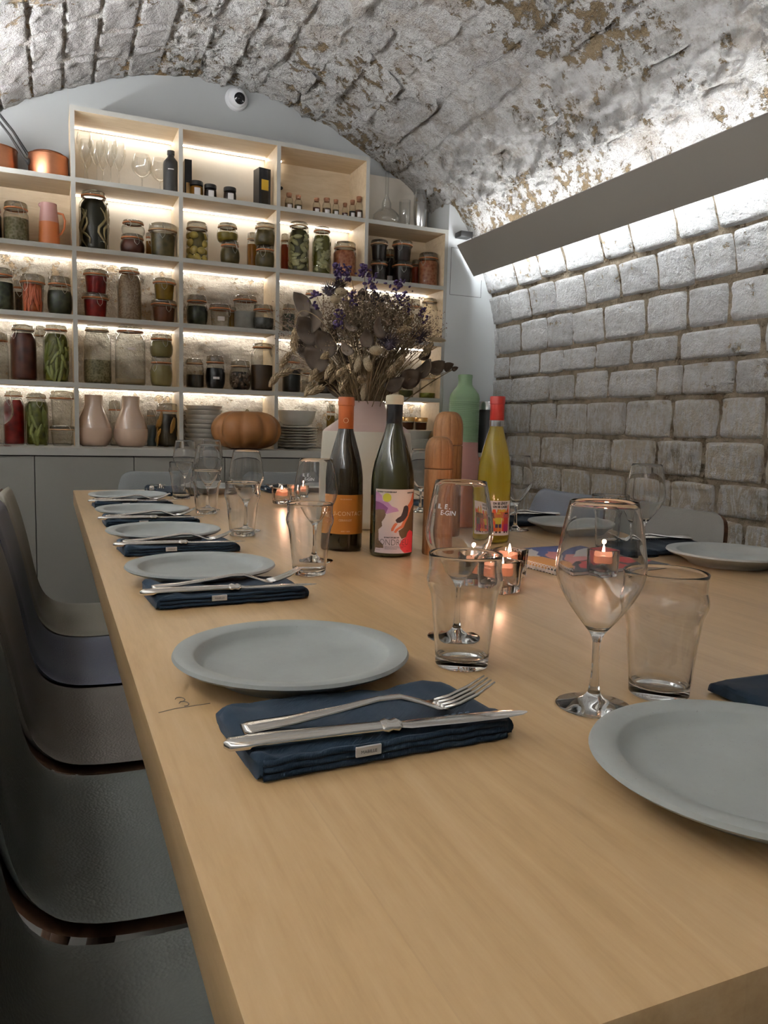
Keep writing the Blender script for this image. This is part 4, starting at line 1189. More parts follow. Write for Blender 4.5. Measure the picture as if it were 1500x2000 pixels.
LG = leather("grey_green_leatherette", (.070, .073, .064))
LG2 = leather("slate_green_leatherette", (.072, .077, .069))
LT = leather("taupe_leatherette", (.085, .074, .062))
LB = leather("blue_grey_leatherette", (.052, .055, .074))
LE = leather("beige_grey_leatherette", (.145, .134, .106))
LS = leather("pale_slate_leatherette", (.13, .14, .138))
LN = leather("steel_blue_leatherette", (.10, .11, .135))
LW = leather("warm_grey_leatherette", (.15, .145, .13))
chair(LG, 0, .600, 0, "dark grey-green shell chair nearest the camera, bottom left")
chair(LG2, 0, 1.010, 0, "grey-green grained shell chair, second from the near end of the left row")
chair(LT, 0, 1.425, 0, "taupe shell chair between the grey-green and the blue-grey ones")
chair(LB, 0, 1.820, 0, "blue-grey shell chair in the left row")
chair(LE, 0, 2.205, 0, "beige shell chair at the far end of the left row")
chair(LN, 1.405, 2.02, math.pi, "steel-blue shell chair against the stone wall side")
chair(LW, 1.405, 1.555, math.pi, "warm grey shell chair on the stone wall side, nearest of its row in view")
chair(LS, .405, 2.93, -math.pi / 2, "slate shell chair at the table's far end, left one")
chair(LS, .86, 2.93, -math.pi / 2, "slate shell chair at the table's far end, behind the wine bottles")

# pencil mark on the table edge
# ------------------------------------------------------------------ lettering helper
def text_mesh(s, size, mapf, mat, name, parent, bold=0.0, xs=1.0, align='CENTER', spacing=1.0):
    cu = bpy.data.curves.new("t", 'FONT'); cu.body = s; cu.size = size; cu.align_x = align; cu.offset = bold
    cu.resolution_u = 3; cu.space_character = spacing
    to = bpy.data.objects.new("t", cu); link(to)
    dg = bpy.context.evaluated_depsgraph_get()
    me = bpy.data.meshes.new_from_object(to.evaluated_get(dg))
    bpy.data.objects.remove(to); bpy.data.curves.remove(cu)
    for v in me.vertices: v.co = Vector(mapf(v.co.x * xs, v.co.y))
    me.materials.clear(); me.materials.append(mat)
    me.update()
    return ob(name, me, parent)
def on_cyl(r, az, z0):
    return lambda x, y: (math.cos(az + x / r) * r, math.sin(az + x / r) * r, z0 + y)
mk_ = empty("pencil_mark", (.0, .0, TT), 0, "small pencilled 3 with a line on the table edge", "marking")
num = []
for cyy in (.0045, -.0045):
    for q in range(11):
        a = R(150 - 27 * q); num.append((.0038 * math.cos(a) - (.001 if cyy < 0 else 0), cyy + .0045 * math.sin(a)))
part("numeral", tube([(.1005 + x * .96 - y * .28, .6595 + y * 1.25 + x * .28, .0003) for x, y in num], .00045, 4), M['pencil'], mk_)
part("line", tube([(.078, .6395, .0002), (.092, .6445, .0002), (.122, .6475, .0002)], .00045, 4), M['pencil'], mk_)

# ------------------------------------------------------------------ crockery, cutlery, napkins
def make_plate():
    r = .113
    pr = [(0, .004), (.060, .004), (.066, .0), (.071, .0), (.074, .004), (.088, .012), (r - .004, .0195), (r, .0225), (r - .0015, .0255), (r - .005, .0262), (.0945, .0240), (.0925, .0225), (.089, .0155), (.082, .0115), (.05, .0098), (0, .0092)]
    return mk(*lathe(pr, 72), M['plate'], True, 50)
plate_me = make_plate()
def plate(x, y, label):
    o = ob("dinner_plate", plate_me, None, (x, y, TT + .0003)); tag(o, label, "plate", "grey plates on the table"); return o
NW, ND, NH = .209, .114, .0165
def make_napkin(seed):
    """a folded cloth: rounded slab of several layers with a gathered left end"""
    t = empty("napkin")
    sv = Vector((seed * 3.1, seed * 1.7, 0))
    n_, L = 34, 48
    V = []; F = []
    for i in range(L):
        u = i / (L - 1); x = (u - .5) * NW
        endk = min(1, min(u, 1 - u) * 30) ** .5
        for k_ in range(n_):
            a = 2 * math.pi * k_ / n_
            c, s_ = math.cos(a), math.sin(a)
            yy = math.copysign(abs(c) ** .28, c); zz = math.copysign(abs(s_) ** .45, s_)
            hh = NH / 2 * (.86 + .20 * (1 - u) ** 3) * (.75 + .25 * endk)
            ww = ND / 2 * (1 - .06 * u) * (.97 + .03 * endk)
            y = yy * ww; z = hh + zz * hh
            nn = fbm(Vector((x * 30, y * 26, z * 60)) + sv, 4)
            gath = .004 * math.sin(y * 210 + 5 * noise.noise(Vector((x * 30, y * 20, 0)) + sv)) * max(0, 1 - u * 5)
            lay = .0016 * math.sin(z * 1250 + 6 * noise.noise(Vector((x * 16, 0, 0)) + sv)) if abs(yy) > .93 else 0
            y += math.copysign(lay, yy) + (.0022 * nn if z > .002 else 0)
            if z > NH * .5: z += gath + .0030 * nn - .0032 * math.exp(-((y + .012) / .012) ** 2) + .0020 * math.exp(-((y + .042) / .008) ** 2)
            else: z = max(z, .0)
            x2 = x + (.004 * noise.noise(Vector((y * 40, z * 60, seed))) if i in (0, L - 1) else 0)
            V.append((x2, y, max(0, z)))
    for i in range(L - 1):
        for k_ in range(n_):
            F.append((i * n_ + k_, i * n_ + (k_ + 1) % n_, (i + 1) * n_ + (k_ + 1) % n_, (i + 1) * n_ + k_))
    F.append(tuple(range(n_ - 1, -1, -1))); F.append(tuple((L - 1) * n_ + k_ for k_ in range(n_)))
    part("cloth", (V, F), M['napkin'], t, angle=60)
    part("fold_layer", join(*[tube([(-NW / 2 + .004 + q * (NW - .012) / 24, -ND / 2 - .0005 + .0012 * noise.noise(Vector((q * .6, zz * 90, seed))), zz + .0014 * noise.noise(Vector((q * .5, 3 + zz * 90, seed)))) for q in range(25)], .0024, 6) for zz in (.0035, .0085, .0135)]), M['napkin'], t, angle=180)
    part("stitching", join(*[tube([(-NW / 2 + .02 + q * .0062, -ND / 2 + .020, NH + .0012), (-NW / 2 + .0235 + q * .0062, -ND / 2 + .020, NH + .0012)], .0004, 4) for q in range(26)]), M['stitch'], t, angle=180)
    tg = part("woven_tag", bbox(-.034, -.014, -ND / 2 - .0040, -ND / 2 - .0022, .0075, .0150, .0004, 1), M['tagcloth'], t, smooth=False)
    text_mesh("MABILLE", .0034, lambda x, y: (-.024 + x, -ND / 2 - .0043, .0100 + y), M['ink'], "lettering", tg)
    return t
def make_fork():
    t = empty("fork")
    hl = .125
    def prof(u):                                            # side view: x along, z up
        return u
    pts, wid, th = [], [], []
    P = [(-.105, .0025, .0085, .0022), (-.100, .003, .0105, .0024), (-.07, .0045, .0085, .0022), (-.03, .0085, .0050, .0024), (.0, .0125, .0032, .0026), (.018, .0125, .0034, .0024), (.034, .0075, .0065, .0018), (.046, .0030, .0115, .0014), (.056, .0022, .0125, .0012)]
    V = []; F = []
    for x, z, w, h in P:
        for k_ in range(10):
            a = 2 * math.pi * k_ / 10
            V.append((x, math.cos(a) * w, z + math.sin(a) * h))
    for i in range(len(P) - 1):
        for k_ in range(10): F.append((i * 10 + k_, i * 10 + (k_ + 1) % 10, (i + 1) * 10 + (k_ + 1) % 10, (i + 1) * 10 + k_))
    F.append(tuple(range(9, -1, -1))); F.append(tuple((len(P) - 1) * 10 + k_ for k_ in range(10)))
    part("handle", (V, F), M['steel'], t, angle=180)
    for q in range(4):
        y = (q - 1.5) * .0062
        part("tine", tube([(.053, y, .0024), (.066, y, .0048), (.082, y * .98, .0105), (.098, y * .93, .019)], [.0019, .0018, .0015, .0007], 6), M['steel'], t, angle=180)
    return t
def make_knife():
    t = empty("table_knife")
    def sweep(P, n_=12):
        V = []; F = []
        for x, z, w, h in P:
            for k_ in range(n_):
                a = 2 * math.pi * k_ / n_
                V.append((x, math.cos(a) * w, z + math.sin(a) * h))
        for i in range(len(P) - 1):
            for k_ in range(n_): F.append((i * n_ + k_, i * n_ + (k_ + 1) % n_, (i + 1) * n_ + (k_ + 1) % n_, (i + 1) * n_ + k_))
        F.append(tuple(range(n_ - 1, -1, -1))); F.append(tuple((len(P) - 1) * n_ + k_ for k_ in range(n_)))
        return V, F
    part("handle", sweep([(-.118, .004, .002, .002), (-.114, .004, .0085, .004), (-.095, .0045, .0092, .0046), (-.02, .005, .0070, .0042), (-.004, .005, .0064, .0040)]), M['steel'], t, angle=60)
    part("bolster", sweep([(-.004, .005, .0066, .0042), (.0, .005, .0085, .0058), (.004, .005, .0066, .0042), (.008, .005, .0084, .0054), (.012, .005, .0052, .0035)]), M['steel'], t, angle=60)
    part("blade", sweep([(.011, .005, .0048, .0026), (.018, .005, .0078, .0013), (.06, .005, .0088, .0010), (.095, .005, .0082, .0008), (.112, .005, .0052, .0006), (.118, .005, .0012, .0004)]), M['steel'], t, angle=60)
    return t
fork_p, knife_p, nap_p = None, None, None
PROTO = {}
def place(kind, maker, x, y, z, rz, label, cat, group, tilt=0.0):
    if kind not in PROTO:
        o = PROTO[kind] = maker()
    else: o = copy_tree(PROTO[kind])
    o.location = (x, y, z); o.rotation_euler = (0, tilt, rz)
    tag(o, label, cat, group); return o
def setting(px, py, ang, where, nseed, dn=-.155, jig=(0, 0), plate_too=True):
    """plate at (px, py), sitter looks along ang; napkin with fork and knife on the sitter's right"""
    if plate_too: plate(px, py, "grey stoneware plate " + where)
    c, s_ = math.cos(ang), math.sin(ang)
    nx, ny = px + c * jig[0] - s_ * dn, py + s_ * jig[0] + c * dn
    rz = ang + jig[1]
    place("napkin%d" % (nseed % 3), lambda: make_napkin(nseed), nx, ny, TT + .0003, rz, "navy folded napkin " + where, "napkin", "navy napkins on the table")
    def loc(a, b): return nx + math.cos(rz) * a - math.sin(rz) * b, ny + math.sin(rz) * a + math.cos(rz) * b
    fx, fy = loc(.002, -.020)
    place("fork", make_fork, fx, fy, TT + NH + .0030, rz - .06, "fork resting on the napkin " + where, "fork", "forks on the napkins")
    kx, ky = loc(-.004, -.046)
    place("knife", make_knife, kx, ky, TT + NH - .0005, rz - .12, "knife resting on the napkin " + where, "knife", "knives on the napkins")
setting(.211, .702, 0, "in front of the nearest chair on the left", 1, -.154, (.014, .045))
setting(.209, 1.185, 0, "second from the front on the left side", 2, -.122, (.012, .06))
setting(.208, 1.603, 0, "third from the front on the left side", 0, -.122, (.010, .05))
setting(.209, 2.000, 0, "fourth from the front on the left side", 2, -.118, (.005, .03))
setting(.210, 2.407, 0, "at the far end of the left side", 0, -.122, (.0, .03))
setting(.437, .357, math.pi / 2, "at the bottom right corner of the picture", 1, -.175, (.06, -.05))
setting(1.178, 1.070, math.pi, "nearest on the stone wall side", 1, -.165, (.02, .0))
setting(1.172, 1.535, math.pi, "under the steel-blue chair", 2, -.165, (.02, .0))
setting(1.172, 2.000, math.pi, "behind the yellow wine bottle", 0, -.165, (.02, .0))
setting(.52, 2.700, -math.pi / 2, "at the table's far end on the left", 0, -.165, (.02, .0))
setting(.93, 2.700, -math.pi / 2, "at the table's far end, behind the bottles", 2, -.165, (.02, .0))

# ------------------------------------------------------------------ drinking glasses
def shell(outer, th, closed_bottom=None):
    """outline of a thin-walled vessel: outer wall up, rounded lip, inner wall down"""
    inn = []
    for i, (r, z) in enumerate(outer):
        a = outer[max(0, i - 1)]; b = outer[min(len(outer) - 1, i + 1)]
        tx, tz = b[0] - a[0], b[1] - a[1]; L = math.hypot(tx, tz)
        inn.append((max(0, r - th * tz / L), z + th * tx / L))
    return outer, inn
def smooth_prof(p, n=4):
    q = [p[0]] + p + [p[-1]]
    out = []
    for i in range(1, len(q) - 2):
        for k_ in range(n):
            t = k_ / n
            out.append(tuple(.5 * (2 * q[i][a] + (q[i + 1][a] - q[i - 1][a]) * t + (2 * q[i - 1][a] - 5 * q[i][a] + 4 * q[i + 1][a] - q[i + 2][a]) * t * t
                             + (3 * q[i][a] - q[i - 1][a] - 3 * q[i + 1][a] + q[i + 2][a]) * t ** 3) for a in (0, 1)))
    out.append(p[-1]); return out
WG = smooth_prof([(.0036, .0585), (.0065, .0660), (.0150, .0765), (.0270, .0930), (.0355, .1090), (.0385, .1215), (.0380, .1330), (.0345, .1560), (.0292, .1820)], 4)
PT = smooth_prof([(.0275, .0100), (.0290, .0260), (.0325, .0600), (.0345, .0740), (.0378, .0830), (.0388, .0895), (.0375, .0965), (.0368, .1020), (.0375, .1155)], 4)
def make_wine_glass():
    t = empty("wine_glass")
    o, i_ = shell(WG, .0010)
    lip = [(o[-1][0] - .0003, o[-1][1] + .0004), (o[-1][0] - .0007, o[-1][1] + .0004)]
    bowl = o + lip + list(reversed([p for p in i_ if p[1] > .070])) + [(0, .0700)]
    base = [(0, 0), (.0315, 0), (.0325, .0006), (.0322, .0014), (.026, .0026), (.014, .0056), (.007, .0105), (.0045, .0180), (.0034, .032), (.0032, .048), (.0036, .0585)]
    sb = smooth_base(base)
    full = sb + bowl[1:]
    n0 = min(i for i, p in enumerate(full) if p[1] > .012)
    n1 = len(sb) - 1
    for nm, a, b in (("foot", 0, n0 + 1), ("stem", n0, n1 + 1), ("bowl", n1, len(full))):      # one continuous blown surface, met ring to ring
        V, F = lathe(full[a:b], 56)
        ob(nm, mk(V, F, M['glass'], True, 180, None, False), t)
    return t
def smooth_base(b): return b[:3] + smooth_prof(b[2:], 3)[1:]
def make_pint():
    t = empty("pint_glass")
    o, i_ = shell(PT, .0017)
    outer = [(0, .0008), (.021, .0008), (.0235, 0), (.0262, .0004), (.0273, .0025)] + o
    inn = list(reversed([p for p in i_ if p[1] > .0125])) + [(.0255, .0108), (.022, .0092), (0, .0085)]
    lip = [(o[-1][0] - .0005, o[-1][1] + .0007), (o[-1][0] - .0012, o[-1][1] + .0007)]
    full = outer + lip + inn
    for nm, a, b in (("base", 0, 6), ("wall", 5, len(full))):
        V, F = lathe(full[a:b], 56)
        ob(nm, mk(V, F, M['glass'], True, 180, None, False), t)
    return t
def to_cam(x, y): return math.atan2(-y, -x)
def wine(x, y, label, printed=None):
    o = place("wine", make_wine_glass, x, y, TT + .0002, 0, label, "wine glass", "wine glasses on the table")
    if printed is not None: LETTERED.append((o, x, y, printed))
    return o
LETTERED = []
def letter_glasses():
    for o, x, y, printed in LETTERED:
        az = to_cam(x, y) + printed
        rp = .0352
        def cone(x_, y_): 
            z = .146 + y_; r = .0362 - (z - .146) * .19 + .0003
            return (math.cos(az + x_ / r) * r, math.sin(az + x_ / r) * r, z)
        text_mesh("IL  E .", .0072, lambda a, b: cone(a, b + .0068), M['print'], "lettering", o, .0002)
        text_mesh("E-GIN", .0072, lambda a, b: cone(a + .006, b), M['print'], "lettering", o, .0001)
def pint(x, y, label):
    return place("pint", make_pint, x, y, TT + .0002, 0, label, "glass", "pint glasses on the table")
wine(.428, .770, "wine glass behind the nearest pint glass, white lettering on its bowl", -.55)
wine(.430, 1.300, "wine glass in front of the orange-labelled bottle, with white lettering", -.5)
wine(.402, 1.712, "wine glass third from the front on the left side")
wine(.398, 2.150, "wine glass fourth from the front on the left side")
wine(.404, 2.590, "wine glass farthest along the left side")
wine(.520, 2.745, "wine glass by the far-end plate left of the bottles")
wine(.437, .532, "largest wine glass in view, near the bottom right plate")
wine(1.085, 1.200, "wine glass before the stone wall, beside the warm grey chair")
wine(1.038, 1.590, "wine glass right of the yellow wine bottle")
wine(.984, 2.010, "wine glass glimpsed between the tall bottle and the pepper mill")
pint(.384, .676, "empty pint glass beside the nearest plate")
pint(.383, 1.186, "pint glass left of the orange-labelled bottle")
pint(.378, 1.645, "pint glass third from the front on the left side")
pint(.378, 2.068, "pint glass fourth from the front on the left side")
pint(.377, 2.490, "pint glass farthest along the left side")
pint(.517, .538, "empty pint glass behind the bottom right plate")
pint(1.050, 1.262, "pint glass seen through the largest wine glass")

letter_glasses()
# ------------------------------------------------------------------ printed labels
def inside(poly, x, y):
    c = False; j = len(poly) - 1
    for i in range(len(poly)):
        xi, yi = poly[i]; xj, yj = poly[j]
        if (yi > y) != (yj > y) and x < (xj - xi) * (y - yi) / (yj - yi) + xi: c = not c
        j = i
    return c
attr_mat = None
def print_mat():
    global attr_mat
    if attr_mat is None:
        t = MT("printed_paper"); a = t.n("ShaderNodeAttribute"); a.attribute_name = "print"
        t.bsdf(a.outputs["Color"], .6); attr_mat = t.m
    return attr_mat
def printed(name, nu, nv, mapf, colf, parent):
    V, F = grid(nu, nv, mapf)
    me = bpy.data.meshes.new(name); me.from_pydata([tuple(v) for v in V], [], F)
    me.materials.append(print_mat())
    ca = me.color_attributes.new("print", 'FLOAT_COLOR', 'CORNER')
    data = []
    for j in range(nv - 1):
        for i in range(nu - 1):
            c = colf((i + .5) / (nu - 1), (j + .5) / (nv - 1))
            data += [c[0], c[1], c[2], 1.0] * 4
    ca.data.foreach_set("color", data)
    me.polygons.foreach_set("use_smooth", [True] * len(me.polygons))
    return ob(name, me, parent)
def cyl_label(parent, name, r, az, wid, z0, z1, colf, nu=150, nv=200):
    half = wid / 2 / r
    return printed(name, nu, nv, lambda u, v: (math.cos(az - half + u * 2 * half) * r, math.sin(az - half + u * 2 * half) * r, z0 + (z1 - z0) * v), colf, parent)

def bottle_body(t, prof, mat, name="glass_body"):
    return part(name, lathe(smooth_prof(prof, 3) if False else prof, 48), mat, t, angle=40)
BURG = [(0, .010), (.020, .006), (.034, .0), (.0385, .001), (.0405, .006), (.0408, .012), (.0408, .120), (.0405, .140), (.0390, .157), (.0355, .176), (.0300, .196), (.0235, .216), (.0180, .234), (.0152, .248), (.0145, .258)]
# orange-label bottle
BO = (.527, 1.415); az = to_cam(*BO)
k9 = .0360 / .0408
t = empty("wine_bottle", (*BO, TT + .0003), 0, "dark wine bottle with orange capsule and orange label", "bottle", "wine bottles on the table")
part("glass_body", lathe([(a * k9, b * .985) for a, b in BURG] + [(.0142, .262)], 48), M['bottle_brown'], t, angle=60)
part("capsule", lathe([(.0146, .232), (.0149, .2325), (.0149, .280), (.0160, .281), (.0160, .2955), (.0150, .297), (0, .297)], 36), M['capsule_orange'], t)
part("wax_seal", xf(ring(.0045, 0, .0004, 20, 4), Matrix.Translation((math.cos(az) * .0150, math.sin(az) * .0150, .252)) @ Matrix.Rotation(az, 4, 'Z') @ Matrix.Rotation(R(90), 4, 'Y')), M['label_ink'], t)
rl = .0363
def curved(r, az, wid, z0, z1):
    half = wid / 2 / r
    return grid(40, 3, lambda u, v: (math.cos(az - half + u * 2 * half) * r, math.sin(az - half + u * 2 * half) * r, z0 + (z1 - z0) * v))
lb = part("label", curved(rl, az + .05, .112, .034, .110), M['label_orange'], t, angle=180)
text_mesh("PEAU-CONTACT", .0115, on_cyl(rl + .0003, az - .02, .070), M['label_ink'], "lettering", lb, 0, .92, spacing=1.12)
text_mesh("CERAVI.OT", .0058, on_cyl(rl + .0003, az + .07, .0590), M['label_ink'], "lettering", lb, 0, .9)
text_mesh("VIN DE FRANCE", .0032, on_cyl(rl + .0003, az + .09, .1005), M['label_ink'], "lettering", lb)
text_mesh("AOC * 2020", .0034, on_cyl(rl + .0003, az + .09, .0385), M['label_ink'], "lettering", lb)
# picture-label bottle
BC = (.592, 1.330); az = to_cam(*BC)
t = empty("wine_bottle", (*BC, TT + .0003), 0, "dark green wine bottle with cream wax cap and colourful picture label", "bottle", "wine bottles on the table")
part("glass_body", lathe(BURG + [(.0145, .284), (.0160, .285), (.0160, .291)], 48), M['bottle_green'], t, angle=60)
part("foil_sleeve", lathe([(.0149, .236), (.0152, .2365), (.0152, .288)], 36), M['black_gloss'], t)
part("wax_cap", lathe([(.0163, .2835), (.0168, .285), (.0170, .295), (.0160, .300), (.0100, .302), (0, .302)], 36, lambda a, z: 1 + .02 * math.sin(5 * a)), M['capsule_cream'], t)
CREAM, LILAC, DKP, BROWN, ORNG, RED, BLK, YEL = (.56, .50, .47), (.42, .22, .40), (.17, .045, .14), (.082, .042, .014), (.50, .12, .045), (.56, .028, .04), (.014, .006, .010), (.42, .40, .03)
LAV = (.48, .42, .46)
def Z(*pts): return [((x - 345) / 880.0, 1 - (y - 270) / 1490.0) for x, y in pts]
art = [
 (Z((345, 330), (420, 350), (490, 420), (510, 540), (620, 570), (690, 660), (790, 700), (830, 770), (700, 800), (590, 840), (500, 760), (345, 780)), LILAC),
 (Z((345, 560), (430, 570), (520, 610), (620, 700), (580, 830), (480, 740), (345, 770)), DKP),
 (Z((345, 765), (440, 740), (550, 740), (580, 860), (560, 930), (500, 1030), (510, 1130), (430, 1220), (440, 1340), (440, 1460), (540, 1560), (550, 1640), (370, 1650), (345, 1760)), BROWN),
 (Z((1230, 330), (1230, 600), (1120, 720), (1060, 860), (980, 1010), (930, 1150), (830, 1230), (850, 1330), (900, 1420), (1000, 1380), (1080, 1240), (1230, 1300)), BROWN),
 (Z((1180, 340), (1230, 340), (1230, 580), (1110, 720), (1050, 900), (970, 1050), (930, 1150), (830, 1200), (780, 1280), (740, 1260), (770, 1190), (880, 1100), (920, 1000), (1000, 800), (1020, 640), (1100, 540)), ORNG),
 (Z((760, 1040), (810, 1060), (760, 1150), (730, 1230), (690, 1240), (690, 1180), (720, 1100)), ORNG),
 (Z((930, 660), (980, 635), (1030, 660), (1045, 740), (1020, 880), (940, 990), (860, 1040), (790, 1040), (765, 980), (800, 930), (870, 880), (900, 790)), BLK),
 (Z((1000, 1380), (1040, 1270), (1100, 1220), (1160, 1260), (1230, 1280), (1230, 1760), (960, 1750), (880, 1660), (850, 1560), (910, 1430)), RED),
]
def label_col(u, v):
    c = CREAM if v > .55 else tuple(a + (b - a) * min(1, (.55 - v) / .3) for a, b in zip(CREAM, LAV))
    for poly, col in art:
        if inside(poly, u, v): c = col
    if math.hypot((u - .285) * .087, (v - .872) * .119) < .0082: c = YEL
    return c
rl = .0412
lz0, lz1 = .0085, .1275
lb = cyl_label(t, "label", rl, az + .22, .087, lz0, lz1, label_col)
zl = lambda py: lz0 + (lz1 - lz0) * (1 - (py - 270) / 1490.0)
azl = az + .22
ul = lambda px: ((px - 345) / 880.0 - .5) * .087
def lt(s, size, px, py, bold=0.0, xs=1.0, mat='ink'):
    text_mesh(s, size, lambda a, b: on_cyl(rl + .0003, azl, zl(py))(a + ul(px), b), M[mat], "lettering", lb, bold, xs, 'LEFT')
lt("CONDRIEU", .0165, 365, 1570, -.0003, .82)
lt("LE HAUT DE LIEU DIT", .0030, 555, 1400, .0002)
lt("THOMAS TOURNEBOEUF", .0034, 380, 345, .0002)
lt("MARIE DUPRE", .0030, 1000, 360, .0002)
for q, s in enumerate(("APPELLATION CONDRIEU CONTROLEE", "MISE EN BOUTEILLE AU DOMAINE", "PRODUIT DE FRANCE")): lt(s, .0024, 570, 1610 + 28 * q, 0)
lt("13% VOL", .0026, 380, 1700); lt("75 CL", .0026, 1010, 1720)
# yellow bottle
BY = (.880, 1.437); az = to_cam(*BY)
t = empty("wine_bottle", (*BY, TT + .0003), 0, "clear bottle of cloudy yellow wine with red capsule and crowd drawing", "bottle", "wine bottles on the table")
ky = .0368 / .0408
YB_ = [(a * ky, b * 1.035) for a, b in BURG] + [(.0140, .280), (.0152, .281), (.0152, .300)]
part("glass_body", lathe(YB_, 48), M['yellow_glass'], t, angle=60)
part("wine", lathe([(0, .012)] + [(max(.001, a - .0016), b + .002) for a, b in YB_[2:] if b < .262] + [(0, .262)], 44), M['yellow_wine'], t, angle=60)
part("capsule", lathe([(.0150, .262), (.0153, .2625), (.0153, .296), (.0163, .297), (.0163, .311), (.0155, .313), (0, .313)], 36), M['capsule_red'], t)
part("capsule_band", lathe([(.0147, .249), (.0151, .2495), (.0151, .2622)], 36), M['silver'], t)
WHT = (.62, .58, .56)
SKIN = [(.10, .035, .02), (.40, .12, .03), (.36, .09, .09)]
FLM = [(.56, .05, .015), (.52, .13, .02), (.50, .32, .03)]
def crowd(u, v):
    if not (.06 < u < .97 and .07 < v < .94): return WHT
    if .42 < u < .88 and .76 < v < .925: return (.66, .64, .62)              # speech panel
    figs = [(.20, 0, (.11, .12, .10), (.18, .03, .10)), (.37, 0, (.26, .07, .04), (.30, .02, .05)), (.60, 1, (.46, .40, .03), (.02, .015, .05)), (.84, 2, (.44, .035, .025), (.34, .01, .10))]
    for fx, sk, top, low in figs:
        d = abs(u - fx)
        if v < .12 and .02 < d < .075: return (.03, .025, .03)
        if .10 <= v < .33 and d < .085 and (d > .012 or low[0] > .3):
            return low if (v > .22 or low[2] >= .09) else FLM[1]
        if .33 <= v < .52 and d < .085: return top
        if .50 <= v < .66 and .075 < d + .12 * (v - .5) < .12: return SKIN[sk]
        if .52 <= v < .62 and d < .06: return SKIN[sk]
        if .56 <= v < .66 and d < .075: return (.012, .008, .008) if sk != 1 else FLM[2]
    h = .66 + .20 * abs(math.sin(u * 23)) + .06 * math.sin(u * 57)
    if v < h and v > .12 and (v > .5 or abs(math.sin(u * 23)) > .35):
        q = noise.noise(Vector((u * 9, v * 6, 2.0)))
        return FLM[0] if q > .12 else FLM[1] if q > -.2 else FLM[2]
    return WHT
rl = .0371
lbl = cyl_label(t, "label", rl, az + .12, .082, .018, .092, crowd, 150, 150)
text_mesh("ON SE LÈVE ET", .0066, lambda a, b: on_cyl(rl + .0003, az + .12, .0848)(a + .0122, b - .0005), M['ink'], "lettering", lbl, .00035, .80)
text_mesh("ON SE CASSE!", .0066, lambda a, b: on_cyl(rl + .0003, az + .12, .0775)(a + .0122, b - .0003), M['ink'], "lettering", lbl, .00035, .84)

# ------------------------------------------------------------------ pepper mills
def mill(x, y, r, h, split, label):
    t = empty("pepper_mill", (x, y, TT + .0003), 0, label, "mill", "wooden mills on the table")
    flat = lambda a, z: 1 - .05 * (1 - abs(math.sin(a * 5))) ** 2
    part("body", lathe([(0, 0), (r * .96, 0), (r, .003), (r, split - .001), (r * .97, split), (0, split)], 80, flat), M['mill'], t, angle=25)
    pr = [(0, split + .0012), (r * .97, split + .0012), (r, split + .003)]
    for i in range(11):
        a = math.pi / 2 * i / 10
        pr.append((r * math.cos(a) ** .55 if i < 10 else 0, h - r * 1.15 + r * 1.15 * math.sin(a)))
    part("head", lathe(pr, 80, flat), M['mill'], t, angle=25)
    return t
mill(.681, 1.315, .0275, .2265, .165, "shorter wooden pepper mill beside the picture-label bottle")
mill(.815, 1.535, .0335, .280, .205, "taller wooden pepper mill behind the shorter one")

# ------------------------------------------------------------------ tea lights
def make_tealight():
    t = empty("tea_light")
    def sq(r, z, ro=.006):
        pts = []
        for cx_, cy_, a0 in ((1, 1, 0), (-1, 1, 90), (-1, -1, 180), (1, -1, 270)):
            for k_ in range(4):
                a = R(a0 + 30 * k_); pts.append(((r - ro) * cx_ + ro * math.cos(a), (r - ro) * cy_ + ro * math.sin(a), z))
        return pts
    loops = [sq(.021, 0), sq(.0225, .002), sq(.0245, .046), sq(.0240, .0475), sq(.0215, .0475), sq(.0208, .046), sq(.0192, .013), sq(.0175, .011)]
    V = [p for l in loops for p in l]; n_ = 16; F = []
    for i in range(len(loops) - 1):
        for k_ in range(n_): F.append((i * n_ + k_, i * n_ + (k_ + 1) % n_, (i + 1) * n_ + (k_ + 1) % n_, (i + 1) * n_ + k_))
    F.append(tuple(range(n_ - 1, -1, -1))); F.append(tuple((len(loops) - 1) * n_ + k_ for k_ in range(n_)))
    part("glass_holder", (V, F), M['glass'], t, angle=50)
    part("wax", lathe([(0, .0245), (.0178, .0245), (.0180, .026), (.0180, .036), (.017, .0362), (.010, .0345), (0, .034)], 24), M['wax'], t)
    part("wick", tube([(0, 0, .034), (.0005, 0, .038), (.001, 0, .041)], .0006, 5), M['ink'], t)
    part("flame", lathe([(0, .0385), (.0022, .0405), (.0030, .0435), (.0022, .0490), (.0008, .0545), (0, .0565)], 12), M['flame'], t, angle=180)
    return t
for i, (x, y, rz, lab) in enumerate([(.618, .978, .3, "tea light in a square glass, nearest of the cluster"), (.606, 1.035, -.2, "tea light in a square glass, left of the cluster"), (.690, 1.070, .5, "tea light in a square glass beside the spiral-bound book"),
                                      (.850, 1.030, .1, "tea light in a square glass seen through the largest wine glass"), (.648, 2.290, .2, "tea light in a square glass far down the table"), (.735, 2.42, .4, "tea light in a square glass behind the lettered wine glass")]):
    o = place("tealight", make_tealight, x, y, TT + .0003, rz, lab, "candle", "tea lights on the table")
    ld = bpy.data.lights.new("candle_light", 'POINT'); ld.energy = .10; ld.color = (1, .52, .32); ld.shadow_soft_size = .004
    lo = bpy.data.objects.new("candle_light", ld); link(lo); lo.parent = o; lo.location = (0, 0, .060)

